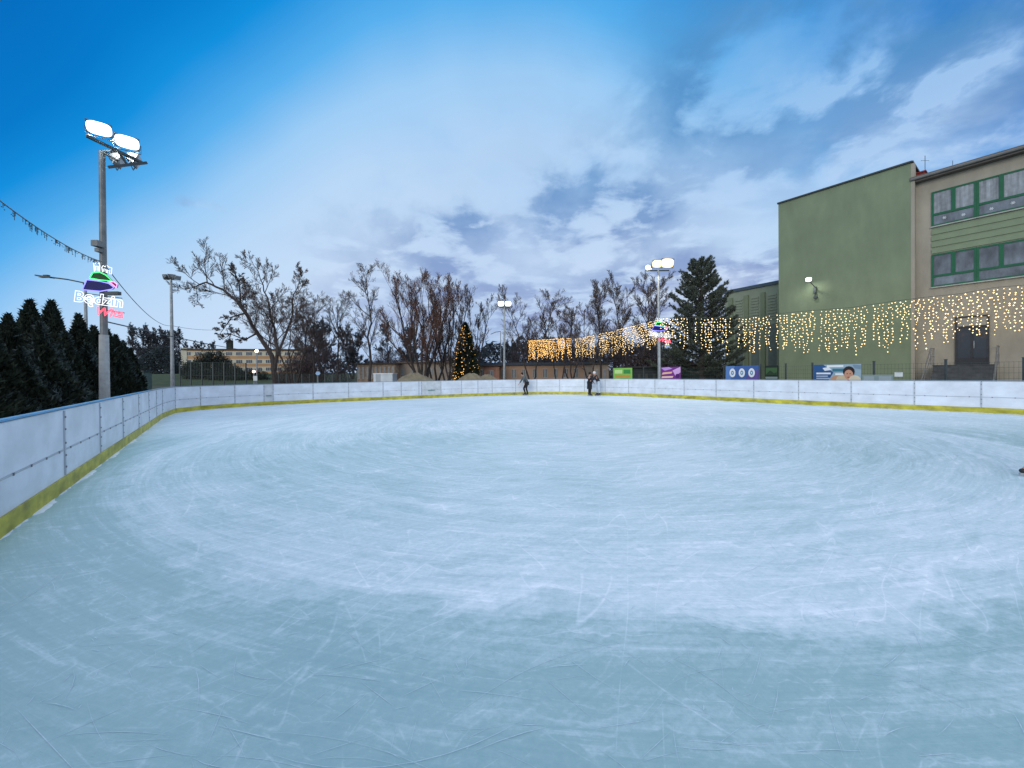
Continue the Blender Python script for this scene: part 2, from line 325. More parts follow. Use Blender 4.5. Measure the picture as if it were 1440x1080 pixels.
# ------------------------------------------------------------------ ice
def ice_material():
    global N, L
    m = bpy.data.materials.new('ice'); nt, N, L = nodes(m); b = N['Principled BSDF']
    g = N.new('ShaderNodeNewGeometry'); s = N.new('ShaderNodeSeparateXYZ'); L.new(g.outputs['Position'], s.inputs[0])
    def noise(vec, scale, det=5, rough=.55, dist=0):
        n = N.new('ShaderNodeTexNoise'); n.inputs['Scale'].default_value = scale; n.inputs['Detail'].default_value = det
        n.inputs['Roughness'].default_value = rough; n.inputs['Distortion'].default_value = dist; L.new(vec, n.inputs['Vector']); return n.outputs['Fac']
    def comb(x, y, z=0.):
        c = N.new('ShaderNodeCombineXYZ')
        for i, q in enumerate((x, y, z)):
            if isinstance(q, (int, float)): c.inputs[i].default_value = q
            else: L.new(q, c.inputs[i])
        return c.outputs[0]
    xx = mth('SUBTRACT', s.outputs[0], 1.5); yy = mth('SUBTRACT', s.outputs[1], 13.0)
    r = mth('SQRT', mth('ADD', mth('MULTIPLY', xx, xx), mth('MULTIPLY', yy, yy))); th = mth('ARCTAN2', xx, mth('MULTIPLY', yy, -1))
    pos = g.outputs['Position']
    w1 = mth('MULTIPLY', mth('SUBTRACT', noise(pos, .5, 5, .6), .5), 1.6)
    w2 = mth('MULTIPLY', mth('SUBTRACT', noise(pos, 4., 6, .7), .5), .5)
    rr = mth('ADD', r, mth('ADD', w1, w2))
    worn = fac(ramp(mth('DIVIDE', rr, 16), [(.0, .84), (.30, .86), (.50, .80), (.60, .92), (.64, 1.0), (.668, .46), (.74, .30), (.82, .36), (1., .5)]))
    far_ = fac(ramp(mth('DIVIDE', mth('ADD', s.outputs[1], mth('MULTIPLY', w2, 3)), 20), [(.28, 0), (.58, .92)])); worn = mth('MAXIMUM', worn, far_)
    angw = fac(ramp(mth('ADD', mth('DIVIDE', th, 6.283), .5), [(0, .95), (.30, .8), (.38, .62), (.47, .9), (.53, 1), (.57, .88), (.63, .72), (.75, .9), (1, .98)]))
    st1 = noise(comb(mth('MULTIPLY', mth('ADD', r, w1), 3.2), mth('MULTIPLY', th, 2.2)), 1.6, 7, .66)
    st2 = noise(comb(mth('MULTIPLY', r, 14.), mth('MULTIPLY', th, 3.5)), 1.5, 6, .7)
    rot = comb(mth('MULTIPLY', mth('ADD', mth('MULTIPLY', s.outputs[0], .8), mth('MULTIPLY', s.outputs[1], .6)), .9), mth('MULTIPLY', mth('SUBTRACT', mth('MULTIPLY', s.outputs[1], .8), mth('MULTIPLY', s.outputs[0], .6)), 9.))
    st3 = noise(rot, 1.3, 6, .72)
    blot = noise(pos, .35, 6, .6, .4); fine = noise(pos, 22., 6, .75)
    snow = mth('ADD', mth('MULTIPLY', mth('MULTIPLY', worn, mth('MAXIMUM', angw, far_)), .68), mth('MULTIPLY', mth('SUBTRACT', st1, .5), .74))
    snow = mth('ADD', snow, mth('MULTIPLY', mth('SUBTRACT', st2, .5), .55))
    snow = mth('ADD', snow, mth('MULTIPLY', mth('SUBTRACT', st3, .5), .38))
    snow = mth('ADD', snow, mth('MULTIPLY', mth('SUBTRACT', blot, .5), .42))
    snow = mth('ADD', snow, mth('MULTIPLY', mth('SUBTRACT', fine, .5), .55))
    smu = fac(ramp(noise(comb(mth('MULTIPLY', mth('ADD', s.outputs[0], w2), 2.2), mth('MULTIPLY', mth('SUBTRACT', s.outputs[1], mth('MULTIPLY', s.outputs[0], .3)), 3.)), .8, 8, .72), [(.54, 0), (.72, 1)]))
    snow = mth('ADD', snow, mth('MULTIPLY', smu, .22))
    snow = mth('ADD', snow, mth('ADD', .03, mth('MULTIPLY', worn, .08)))
    cuts = None                                 # layered hair-line blade cuts: thin contour lines of stretched noise
    for k_, (ang, fx, fy, sc_, wd_, off) in enumerate(((.2, .22, 1.6, .9, .0075, 0), (1.2, .20, 1.5, 1.0, .0065, 7), (2.1, .25, 1.7, .8, .006, 13), (2.75, .18, 1.4, 1.2, .0065, 21), (.75, .3, 1.9, 1.5, .009, 33))):
        ca, sa = math.cos(ang), math.sin(ang)
        ux = mth('ADD', mth('MULTIPLY', s.outputs[0], ca*fx), mth('MULTIPLY', s.outputs[1], sa*fx)); uy = mth('ADD', mth('MULTIPLY', s.outputs[0], -sa*fy), mth('MULTIPLY', s.outputs[1], ca*fy))
        nn = noise(comb(ux, uy, float(off)), sc_*1.5, 1.2, .5, .15)
        ln_ = mth('SUBTRACT', 1., mth('DIVIDE', mth('ABSOLUTE', mth('SUBTRACT', nn, .5+.02*math.sin(off))), wd_), clamp=True)
        mk = fac(ramp(noise(comb(mth('MULTIPLY', s.outputs[0], 1.), mth('MULTIPLY', s.outputs[1], 1.), off+3.), 1.3, 5, .7), [(.46, 0), (.60, 1)]))
        ln_ = mth('MULTIPLY', ln_, mk); cuts = ln_ if cuts is None else mth('MAXIMUM', cuts, ln_)
    arc = mth('SUBTRACT', 1., mth('DIVIDE', mth('ABSOLUTE', mth('SUBTRACT', noise(comb(mth('MULTIPLY', mth('ADD', r, w1), 2.6), mth('MULTIPLY', th, 1.1)), 1.7, 1.5, .5), .5)), .012), clamp=True)
    cuts = mth('MAXIMUM', cuts, mth('MULTIPLY', arc, fac(ramp(st2, [(.45, 0), (.6, 1)]))))
    snow = mth('ADD', snow, mth('MULTIPLY', cuts, .20))
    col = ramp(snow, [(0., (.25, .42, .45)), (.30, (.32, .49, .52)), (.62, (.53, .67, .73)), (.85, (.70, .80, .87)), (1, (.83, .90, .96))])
    L.new(col, b.inputs['Base Color'])
    rg = mth('ADD', mth('MULTIPLY', snow, .25), .50, clamp=True); L.new(rg, b.inputs['Roughness'])
    b.inputs['Specular IOR Level'].default_value = .45
    bp = N.new('ShaderNodeBump'); bp.inputs['Strength'].default_value = .25; bp.inputs['Distance'].default_value = .01
    L.new(mth('ADD', st2, fine), bp.inputs['Height']); L.new(bp.outputs['Normal'], b.inputs['Normal'])
    return m
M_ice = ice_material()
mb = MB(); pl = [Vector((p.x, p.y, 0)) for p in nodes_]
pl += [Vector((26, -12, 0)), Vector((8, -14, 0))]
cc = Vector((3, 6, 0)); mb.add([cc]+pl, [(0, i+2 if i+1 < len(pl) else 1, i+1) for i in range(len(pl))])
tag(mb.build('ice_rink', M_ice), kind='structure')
def inside(x, y): 
    ok = False; n = len(pl)
    for i in range(n):
        a, b = pl[i], pl[(i+1) % n]
        if (a.y > y) != (b.y > y) and x < (b.x-a.x)*(y-a.y)/(b.y-a.y)+a.x: ok = not ok
    return ok
# skate scratches: thin curved grooves of raised snow
mb = MB(); cnt = 0
def scratch(x, y, a, ln, wd, curv):
    zq = random.uniform(.0015, .005); n = max(3, int(ln/.12)); L_ = []; Rr = []
    for i in range(n+1):
        t = i/n; ww = wd*(math.sin(math.pi*min(1, max(0, t)))**.5*.9+.1)*random.uniform(.6, 1.2)/2
        L_.append((x-math.sin(a)*ww, y+math.cos(a)*ww, zq)); Rr.append((x+math.sin(a)*ww, y-math.cos(a)*ww, zq))
        x += math.cos(a)*ln/n; y += math.sin(a)*ln/n; a += curv/n
    if not inside(x, y) or not inside(L_[0][0], L_[0][1]): return
    mb.add(L_+Rr, [(n+1+i, n+2+i, i+1, i)[::-1] for i in range(n)][::1])
for i in range(900):
    d = random.random()**1.6*17+1.6; px = random.uniform(-60, 1500); x, y = X(px, d), d
    if i % 4: 
        cxr, cyr = x-1.5, y-13; a = math.atan2(cyr, cxr)+math.pi/2+random.gauss(0, .5)
    else: a = random.uniform(0, 6.28)
    ln = random.uniform(.06, .5) if random.random() < .92 else random.uniform(.6, 1.8)
    scratch(x, y, a, ln, random.uniform(.0010, .0028)*(1+d*.16), random.gauss(0, .45)*min(1.5, ln+.2))
for px, py, n in ((90, 970, 10), (640, 950, 10), (1010, 880, 18), (1180, 860, 20), (250, 640, 18), (300, 790, 20), (1230, 885, 12), (430, 895, 12), (180, 880, 16), (1290, 800, 10), (850, 870, 10), (1050, 1000, 8)):
    g = G(px, py); a0 = random.uniform(0, 3.1)
    for k in range(n): scratch(g.x+random.gauss(0, .10)*g.y/2, g.y+random.gauss(0, .08)*g.y/2, a0+random.gauss(0, .5), random.uniform(.02, .10), random.uniform(.002, .006), random.gauss(0, .5))
M_scr = mat('snow_scratch', (.50, .64, .71), .7, .15, 30)
tag(mb.build('skate_scratches', M_scr), 'pale curved skate blade scratches across the ice', 'scratches', kind='stuff')
mb = MB()                                   # swept snow along the boards
for a, b in zip(nodes_[:-1], nodes_[1:]):
    ln = (b-a).length; n = -outw(a, b); k = max(2, int(ln/.10)); vs = []
    for j in range(k+1):
        p = a.lerp(b, j/k); w_ = random.uniform(-.035, .0) if math.sin(p.x*2.3+p.y*1.7)+math.sin(p.x*.9-p.y*3.1) > .1 else random.uniform(.015, .05) if 0 < j < k else .03
        vs += [p+n*.0+Vector((0, 0, .022)), p+n*(.03+w_*.5)+Vector((0, 0, random.uniform(.008, .018))), p+n*(.04+w_)+Vector((0, 0, .001))]
    mb.add(vs, [(j*3+q, j*3+q+1, j*3+q+4, j*3+q+3) for j in range(k) for q in (0, 1)])
tag(mb.build('snow_ridge', mat('snow', (.66, .74, .80), .8, .1, 10)), 'shaved ice crumbs lying along the foot of the boards', 'snow', kind='stuff')

# ------------------------------------------------------------------ bare trees
def chain(mb, p, d, ln, r0, r1, nseg, wander, up, sides):
    pts = [p.copy()]; rad = [r0]; d = d.normalized()
    for i in range(nseg):
        d = (d + Vector((random.gauss(0, wander), random.gauss(0, wander), random.gauss(0, wander)+up))).normalized()
        p = p + d*(ln/nseg); pts.append(p.copy()); rad.append(r0+(r1-r0)*(i+1)/nseg)
    mb.tube(pts, rad, sides, cap=False); return pts, rad
def along(pts, t):
    t = t*(len(pts)-1); i = min(int(t), len(pts)-2); return pts[i].lerp(pts[i+1], t-i), (pts[i+1]-pts[i]).normalized()
def side_dir(d, ang):
    a = d.orthogonal().normalized(); a.rotate(Matrix.Rotation(random.uniform(0, 6.283), 3, d)); return (d*math.cos(ang)+a*math.sin(ang)).normalized()
def ramify(mbs, pts, rad, ln, level, prm, t0=.25):
    mb = mbs[0] if level <= prm.get('trunk_levels', 1) else mbs[1]
    cnt = prm['n'][level-1]
    for k in range(cnt):
        t = t0+(1-t0)*(k+random.random())/cnt; p, d = along(pts, min(.99, t))
        r_here = rad[0]+(rad[-1]-rad[0])*t
        nd = side_dir(d, R(random.gauss(prm['ang'][level-1], 10))); nd.z += prm['lift'][level-1]; nd.normalize()
        l2 = ln*prm['len'][level-1]*random.uniform(.6, 1.15)*(1.1-.55*t)
        r2 = max(prm['rmin'], min(r_here*.55, l2*.016)); r3 = max(prm['rmin']*.7, r2*.35)
        ns = (4, 4, 3, 2, 2)[level-1]
        q, rr = chain(mb, p, nd, l2, r2, r3, ns+1, prm['wan'], prm['up'], 5 if level == 1 else 3)
        if level < len(prm['n']): ramify(mbs, q, rr, l2, level+1, prm, .2)
        elif prm.get('leaf') is not None and random.random() < prm['leafp']: prm['leaf'].append(tuple(q[-1]))
def bare_tree(name, base, stems, prm, label, bark=M_bark, twig=M_twig, group='bare trees behind the boards', leafmat=None):
    root = thing(name, base, label, 'tree', group); tb, cb = MB(), MB(); prm = dict(prm)
    if leafmat: prm['leaf'] = []
    for pts, r0, r1 in stems:
        pp = [pts[0]]
        for a, b in zip(pts[:-1], pts[1:]):
            j = (b-a).length*.025
            for t in (1/3, 2/3, 1): pp.append(a.lerp(b, t)+(Vector((random.gauss(0, j), random.gauss(0, j), 0)) if t < 1 else Vector((0, 0, 0))))
        ln = sum((b-a).length for a, b in zip(pp[:-1], pp[1:])); k = len(pp)-1
        rad = [r0+(r1-r0)*(i/k)**.8 for i in range(k+1)]; rad[0] *= 1.25
        tb.tube(pp, rad, 7, cap=False); ramify((tb, cb), pp, rad, ln, 1, prm, prm.get('t0', .3))
    tb.build('trunk', bark, root); cb.build('crown', twig, root)
    if leafmat:
        LP = np.array(prm['leaf']); LP = np.repeat(LP, 4, 0)+rng.normal(0, .12, (len(LP)*4, 3)); D = rng.normal(0, 1, LP.shape); D /= np.linalg.norm(D, axis=1)[:, None]; E = np.cross(D, rng.normal(0, 1, LP.shape)); E /= np.linalg.norm(E, axis=1)[:, None]
        quads('dead_leaves', LP, D*.045, E*.05, [leafmat], None, root)
    return root
def gp(px, d): x = X(px, d); return Vector((x, d, gz(x, d)))
std = dict(n=(12, 10, 8, 4), ang=(46, 40, 36, 30), lift=(.25, .14, .12, .12), len=(.42, .5, .55, .75), wan=.075, up=.05, rmin=.0085, t0=.28)
# big leaning tree
D0 = 32
b0 = gp(387, D0)
st = [([b0, P(386, 528, D0), P(382, 500, D0), P(366, 475, D0), P(350, 447, D0-.5), P(334, 424, D0-1), P(313, 407, D0-1.3), P(290, 397, D0-1.6), P(280, 400, D0-1.8), P(272, 406, D0-2)], .25, .025),
      ([P(386, 520, D0), P(390, 495, D0), P(387, 470, D0+.6), P(381, 445, D0+1), P(376, 418, D0+1.2), P(366, 392, D0+1.4), P(352, 362, D0+1.6)], .16, .018),
      ([P(390, 500, D0), P(402, 470, D0+.8), P(412, 440, D0+1.5), P(418, 405, D0+2), P(424, 380, D0+2.5)], .12, .016),
      ([P(362, 468, D0), P(345, 478, D0-.5), P(325, 470, D0-1), P(312, 478, D0-1.5)], .08, .015),
      ([P(350, 447, D0-.5), P(338, 425, D0), P(337, 400, D0+.5), P(326, 372, D0+1)], .11, .018),
      ([P(346, 440, D0-.5), P(326, 446, D0-1), P(309, 470, D0-1.6)], .08, .015)]
prm = dict(std, n=(15, 9, 8, 4), len=(.30, .50, .56, .75), rmin=.010, t0=.2, lift=(.15, .1, .1, .05))
bare_tree('bare_tree', b0, st, prm, 'large bare tree leaning left, its longest bough reaching towards the unlit floodlight mast')
def upright(px, top, d, spread=1., r=.16, label='', prm=std, name='bare_tree', lean=0, twig=M_twig, stems=1, leafmat=None):
    b = gp(px, d); t = P(px+lean, top, d); st = []
    for i in range(stems):
        o = Vector((random.uniform(-1, 1), random.uniform(-1, 1), 0)); h = t.z-b.z
        if stems == 1: pts = [b, b.lerp(t, .35)+o*.12, b.lerp(t, .7)+o*.2, t]
        else:
            sp = (i/(stems-1)-.5)*2*spread*h*.26
            pts = [b+Vector((sp*.06, random.uniform(-.2, .2), 0)), b+Vector((sp*.4, random.uniform(-.5, .5), h*.33)), b+Vector((sp*.8, random.uniform(-1, 1), h*.68)), b+Vector((sp, random.uniform(-1, 1), h*random.uniform(.86, 1)))]
        st.append((pts, r*(1 if stems == 1 else .7), .02))
    return bare_tree(name, b, st, dict(prm, len=(prm['len'][0]*spread,)+tuple(prm['len'][1:])), label, twig=twig, leafmat=leafmat)
upright(412, 428, 44, 1.0, label='bare dark tree directly right of the big leaning tree', prm=dict(std, n=(11, 9, 7, 4)), stems=3)
upright(441, 432, 46, 1.0, label='bare tree with a wide crown between the leaning tree and the slim tall one')
upright(474, 428, 48, .95, label='bare tree just left of the slim tall tree', prm=dict(std, n=(13, 10, 8, 4)))
upright(520, 384, 38, .66, r=.17, label='slim tall bare tree, tallest left of the reddish trees', prm=dict(std, n=(20, 9, 6, 4), t0=.25, ang=(42, 42, 40, 38)), lean=-4)
redp = dict(std, n=(9, 8, 6, 4), ang=(32, 32, 34, 36), lift=(.5, .3, .2, .15), len=(.45, .5, .55, .75), up=.09, leafp=.22, t0=.15, rmin=.010)
upright(594, 405, 39, 1.0, r=.26, label='bare tree with reddish brown twigs and a thick fanning trunk behind the sand pile', prm=redp, twig=M_twigr, stems=5, lean=-8, leafmat=M_leafr)
upright(613, 414, 42, .8, r=.2, label='reddish bare tree tucked behind the thick fanning one', prm=redp, twig=M_twigr, stems=3)
upright(630, 402, 41, .75, r=.16, label='many stemmed bare tree just left of the lit christmas tree', prm=redp, stems=4)
upright(668, 418, 47, .62, r=.13, label='thin bare tree standing behind the lit christmas tree', prm=redp, stems=4)
upright(748, 414, 46, .9, r=.17, label='bare tree rising behind the left end of the light curtain', stems=2)
upright(803, 438, 42, .8, r=.16, label='low forked bare tree half hidden by the light curtain', stems=3, prm=dict(std, n=(10, 9, 7, 4)))
upright(786, 440, 45, .8, r=.14, label='small bare tree with a split trunk below the yellow light curtain', stems=2)
upright(844, 411, 38, .75, r=.15, label='upright bare tree with a dense round head behind the couple at the boards', prm=dict(std, n=(18, 11, 8, 4), t0=.42))
upright(828, 452, 36, .7, r=.13, label='short twisted bare tree left of the couple at the boards', stems=2, prm=dict(std, n=(6, 6, 5, 3)))
upright(892, 399, 36, .8, r=.16, label='fine twigged bare tree left of the mast by the pine', prm=dict(std, n=(15, 11, 8, 4), ang=(36, 36, 36, 36)), stems=2)
upright(912, 402, 39, .8, r=.15, label='bare tree partly behind the mast, next to the pine', prm=dict(std, n=(15, 11, 8, 4), ang=(36, 36, 36, 36)))
# distant trees: two prototypes copied
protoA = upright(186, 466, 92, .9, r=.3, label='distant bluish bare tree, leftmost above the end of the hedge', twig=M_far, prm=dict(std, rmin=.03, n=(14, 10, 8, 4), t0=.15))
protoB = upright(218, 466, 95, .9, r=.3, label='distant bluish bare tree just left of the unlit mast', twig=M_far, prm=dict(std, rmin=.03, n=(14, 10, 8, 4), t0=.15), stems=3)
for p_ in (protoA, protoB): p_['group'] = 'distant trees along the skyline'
far = [(203, 93, 1.0, 'distant bluish bare tree, second from the end of the hedge'), (233, 94, .92, 'distant bluish bare tree directly behind the unlit mast'),
       (252, 96, .95, 'distant bare tree between the unlit mast and the orange school'), (272, 112, .85, 'distant bare tree peeking over the left end of the orange school roof'),
       (300, 112, .8, 'distant bare tree peeking over the middle of the orange school roof'), (452, 60, .8, 'hazy bare tree far behind, right of the big leaning tree'),
       (432, 62, .78, 'hazy bare tree far behind the leaning tree\'s right side'), (496, 62, .74, 'hazy bare tree far behind the slim tall tree, on its left'),
       (545, 64, .78, 'hazy bare tree far behind, between the slim tall tree and the reddish trees'), (575, 66, .76, 'hazy bare tree far behind the reddish trees'),
       (648, 66, .7, 'hazy bare tree far behind the lit christmas tree'), (720, 84, .62, 'low distant bare tree just right of the lit twin lamp mast'), (768, 62, .6, 'low distant bare tree behind the yellow light curtain'),
       (868, 60, .58, 'distant bare tree right of the round headed one'), (930, 60, .55, 'distant bare tree showing beside the pine\'s left edge')]
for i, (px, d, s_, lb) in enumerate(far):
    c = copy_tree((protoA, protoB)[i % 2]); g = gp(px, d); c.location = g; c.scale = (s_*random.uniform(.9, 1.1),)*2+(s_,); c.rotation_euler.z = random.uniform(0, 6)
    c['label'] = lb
# rounded leafless bush and undergrowth
def clump(name, px, d, w_, h_, label, m, n=5000, cat='bush', leaf=.09, group=None, depth=None, thin=.8):
    b = gp(px, d); root = thing(name, b, label, cat, group)
    th = rng.uniform(0, 2*np.pi, n); ph = np.arccos(rng.uniform(0, 1, n)); rr = rng.uniform(.25, 1, n)**.4
    lump = 1+.10*np.sin(th*5+ph*4)+.08*np.sin(th*9-ph*7)
    Q = np.stack([np.sin(ph)*np.cos(th)*rr*w_/2*lump, np.sin(ph)*np.sin(th)*rr*(depth or w_*.6)/2*lump, np.cos(ph)*rr*h_*lump], 1)+np.array(b)
    D = rng.normal(0, 1, Q.shape); D[:, 2] += .8; D /= np.linalg.norm(D, axis=1)[:, None]; E = np.cross(D, rng.normal(0, 1, Q.shape)); E /= np.linalg.norm(E, axis=1)[:, None]
    s_ = rng.uniform(.6, 1.5, n)[:, None]*leaf
    quads('foliage', Q, D*s_, E*s_*thin, [m], None, root)
    tb = MB()
    for k in range(5): tb.tube([b, b+Vector((random.uniform(-.2, .2)*w_, random.uniform(-.1, .1)*w_, h_*.7))], [.06, .02], 4, False)
    tb.build('stem', M_bark, root); return root
clump('rounded_tree', 299, 60, 6.6, 4.1, 'low dark dome shaped tree in front of the orange school', M_bush, 9000, 'tree', .16)
clump('shrub', 268, 62, 3.0, 2.4, 'dark shrub at the left corner of the orange school', M_bush, 3500, 'bush', .14, 'dark shrubs beyond the boards')
clump('shrub', 330, 58, 3.2, 1.8, 'dark shrub right of the dome shaped tree', M_bush, 3500, 'bush', .14, 'dark shrubs beyond the boards')
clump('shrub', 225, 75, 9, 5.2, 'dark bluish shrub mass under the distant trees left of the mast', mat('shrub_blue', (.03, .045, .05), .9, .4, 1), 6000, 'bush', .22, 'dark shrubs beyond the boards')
for px, d, w_, h_, lb in ((905, 36, 5, 3.4, 'brown thicket behind the green banner'), (948, 37, 5, 3.6, 'brown thicket behind the purple banner'), (1000, 38, 6, 3.2, 'brown thicket under the pine')):
    clump('thicket', px, d, w_, h_, lb, mat('thicket', (.050, .036, .036), .9, .4, 2), 5000, 'bush', .13, 'brown thickets by the banners')
for px, d, w_, h_, lb in ((452, 54, 8, 5.2, 'purplish twiggy undergrowth left of the slim tall tree'), (545, 57, 8, 4.6, 'purplish twiggy undergrowth between the slim tall tree and the reddish trees'),
                          (420, 50, 6, 4.2, 'purplish twiggy undergrowth at the right foot of the leaning tree'), (640, 60, 7, 4.6, 'purplish twiggy undergrowth behind the lit christmas tree'), (752, 55, 8, 7.4, 'dark twiggy scrub behind the left end of the yellow light curtain'),
                          (800, 54, 9, 7.0, 'dark twiggy scrub behind the gap of the light curtains'), (850, 52, 9, 7.0, 'dark twiggy scrub behind the paler light curtain'), (900, 50, 8, 7.0, 'dark twiggy scrub left of the pine')):
    clump('undergrowth', px, d, w_, h_, lb, mat('under_twig', (.070, .052, .056), .9, .4, 1), 5200, 'bush', .26, 'twiggy undergrowth behind the boards', thin=.22)
for px, d, w_, h_, lb in ((283, 56, 5, 1.5, 'low dark shrub at the left foot of the dome shaped tree'), (318, 55, 5, 1.4, 'low dark shrub at the right foot of the dome shaped tree'), (352, 57, 6, 1.6, 'low dark shrub by the warm lamp before the orange school')):
    clump('shrub', px, d, w_, h_, lb, M_bush, 2600, 'bush', .12, 'dark shrubs beyond the boards')
# far woods: one mass nobody could count
mb = MB(); 
for i in range(9000):
    px = random.choice([random.uniform(150, 640), random.uniform(640, 960), random.uniform(640, 960)]); d = random.uniform(125, 160); hh = (9.5 if px > 655 else 5)+1.6*math.sin(px*.045)+1.2*math.sin(px*.11+1)
    g = gp(px, d); z = g.z+random.random()**.8*hh; c = Vector((g.x, g.y, z)); s_ = random.uniform(.35, .9)
    mb.add([c+Vector((random.gauss(0, s_), random.gauss(0, s_), random.gauss(0, s_))) for _ in range(3)], [(0, 1, 2)])
mb.mi(0)
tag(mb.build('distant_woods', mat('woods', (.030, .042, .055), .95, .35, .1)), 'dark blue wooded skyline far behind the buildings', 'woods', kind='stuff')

# ------------------------------------------------------------------ thuja hedge
def conifer(kind, n=6500):
    root = thing('thuja_tree', (0, 0, 0), '', 'tree', 'thuja trees in the hedge row')
    t = rng.uniform(0, 1, n)**1.25; th = rng.uniform(0, 2*np.pi, n)
    prof = np.minimum(1, (1-t)**.82*1.05)*(.62+.38*np.minimum(1, t*5)); lump = 1+.16*np.sin(th*4+t*17)+.12*np.sin(th*7-t*29)+.08*np.sin(th*13+t*50)
    rr = rng.uniform(.55, 1.0, n)**.5*prof*lump*.62
    z = t*3.9+.1+.12*np.sin(th*5)
    Q = np.stack([np.cos(th)*rr, np.sin(th)*rr, z], 1)
    D = np.stack([np.cos(th)*.5, np.sin(th)*.5, np.full(n, 1.1)], 1)+rng.normal(0, .35, (n, 3)); D /= np.linalg.norm(D, axis=1)[:, None]
    E = np.cross(D, rng.normal(0, 1, Q.shape)); E /= np.linalg.norm(E, axis=1)[:, None]; s_ = rng.uniform(.6, 1.4, n)[:, None]*.10
    mi = (rng.random(n) < (.75 if kind else .10)*np.clip(.35+.8*np.sin(th*3+t*9), 0, 1)).astype(int)
    quads('crown', Q, D*s_, E*s_*.8, [M_thuja, M_thujas], mi, root)
    tb = MB(); tb.tube([(0, 0, -.1), (0.03, 0, 1.5), (0, 0, 3.6)], [.09, .06, .015], 6); tb.build('trunk', M_bark, root)
    return root
thj = {0: conifer(0), 1: conifer(1)}; used = {0: False, 1: False}
hedge = [ # px, depth, top y, kind, width, label
 (-62, 7.6, 470, 0, 1.35, 'dark thuja at the hedge start, mostly outside the left edge'), (-18, 9.0, 455, 0, 1.3, 'dark thuja cut by the left edge of the picture'), (14, 10.6, 447, 0, 1.2, 'narrow dark thuja, second along the hedge'),
 (44, 13.0, 427, 0, 1.55, 'tall dark pointed thuja behind the silvery one'), (74, 14.4, 428, 0, 1.6, 'tallest broad dark thuja, right of the silvery one\'s tip'), (58, 10.9, 458, 1, 1.35, 'silvery blue green thuja at the front of the hedge'),
 (30, 9.6, 492, 1, 1.1, 'low silvery thuja at the foot of the hedge near the left edge'),
 (92, 13.2, 470, 1, 1.3, 'dusty green thuja between the silvery one and the floodlight mast'), (112, 16.0, 446, 0, 1.5, 'dark thuja standing against the street lamp post'), (124, 14.4, 486, 1, 1.2, 'low silvery thuja immediately left of the floodlight mast'),
 (133, 17.6, 462, 0, 1.5, 'dark thuja directly behind the floodlight mast'), (152, 19.0, 466, 0, 1.4, 'dark thuja immediately right of the floodlight mast'), (164, 20.5, 474, 0, 1.4, 'dark thuja third from the far end of the hedge'),
 (174, 22.0, 482, 1, 1.35, 'greyish thuja second from the far end of the hedge'), (184, 24.0, 492, 0, 1.4, 'low dark thuja at the far end of the hedge')]
for px, d, ty, k, wd, lb in hedge:
    c = thj[k] if not used[k] else copy_tree(thj[k]); used[k] = True
    g = gp(px, d); h = P(px, ty, d).z-g.z; c.location = g; c.scale = (wd, wd, h/4.0); c.rotation_euler.z = random.uniform(0, 6.2); c['label'] = lb

# ------------------------------------------------------------------ big pine
def big_pine():
    d = 30; b = gp(987, d); top = P(986, 366, d).z; H = top-b.z
    root = thing('pine_tree', b, 'big dark pine with layered boughs beside the green sports hall', 'tree')
    tb = MB(); tb.tube([b, b+Vector((.05, 0, H*.4)), b+Vector((0, 0, H*.75)), b+Vector((0, 0, H))], [.26, .2, .1, .03], 8)
    Q = []; D = []
    for i in range(135):
        t = (i/135)**.9; z = H*(.13+.86*t); az = i*2.399+random.uniform(-.3, .3)
        L_ = (3.55*(1-t)**.66+.3)*random.uniform(.68, 1.08)
        if z < H*.42: L_ *= .92+.15*random.random()
        rise = .10+.75*t; o = Vector((math.cos(az), math.sin(az), 0)); pts = []
        for j in range(6):
            s_ = j/5; pts.append(b+Vector((0, 0, z))+o*(L_*s_)+Vector((0, 0, L_*(rise*s_*.55-.25*s_*(1-s_)+.22*s_*s_))))
        tb.tube(pts, [.05*(1-s_*.14)*(1-t*.5) for s_ in range(6)], 4, False)
        for j in range(int(26*L_)+8):
            s_ = random.uniform(.22, 1)**.75; p, dr_ = along(pts, s_*.999); sd_ = Vector((-o.y, o.x, 0))*random.gauss(0, .17*L_*(1.05-s_*.7))
            tip = p+sd_+Vector((0, 0, random.uniform(-.05, .14)))
            for q in range(18):
                dd = (dr_*.8+Vector((random.gauss(0, .7), random.gauss(0, .7), random.gauss(.35, .5)))).normalized(); Q.append(tuple(tip+dd*random.uniform(.0, .11))); D.append(tuple(dd))
    tb.build('trunk', M_bark, root)
    Q = np.array(Q); D = np.array(D); E = np.cross(D, rng.normal(0, 1, D.shape)); E /= np.linalg.norm(E, axis=1)[:, None]
    s_ = rng.uniform(.7, 1.3, len(Q))[:, None]
    quads('crown', Q, D*.10*s_, E*.045*s_, [M_pine], None, root)
big_pine()

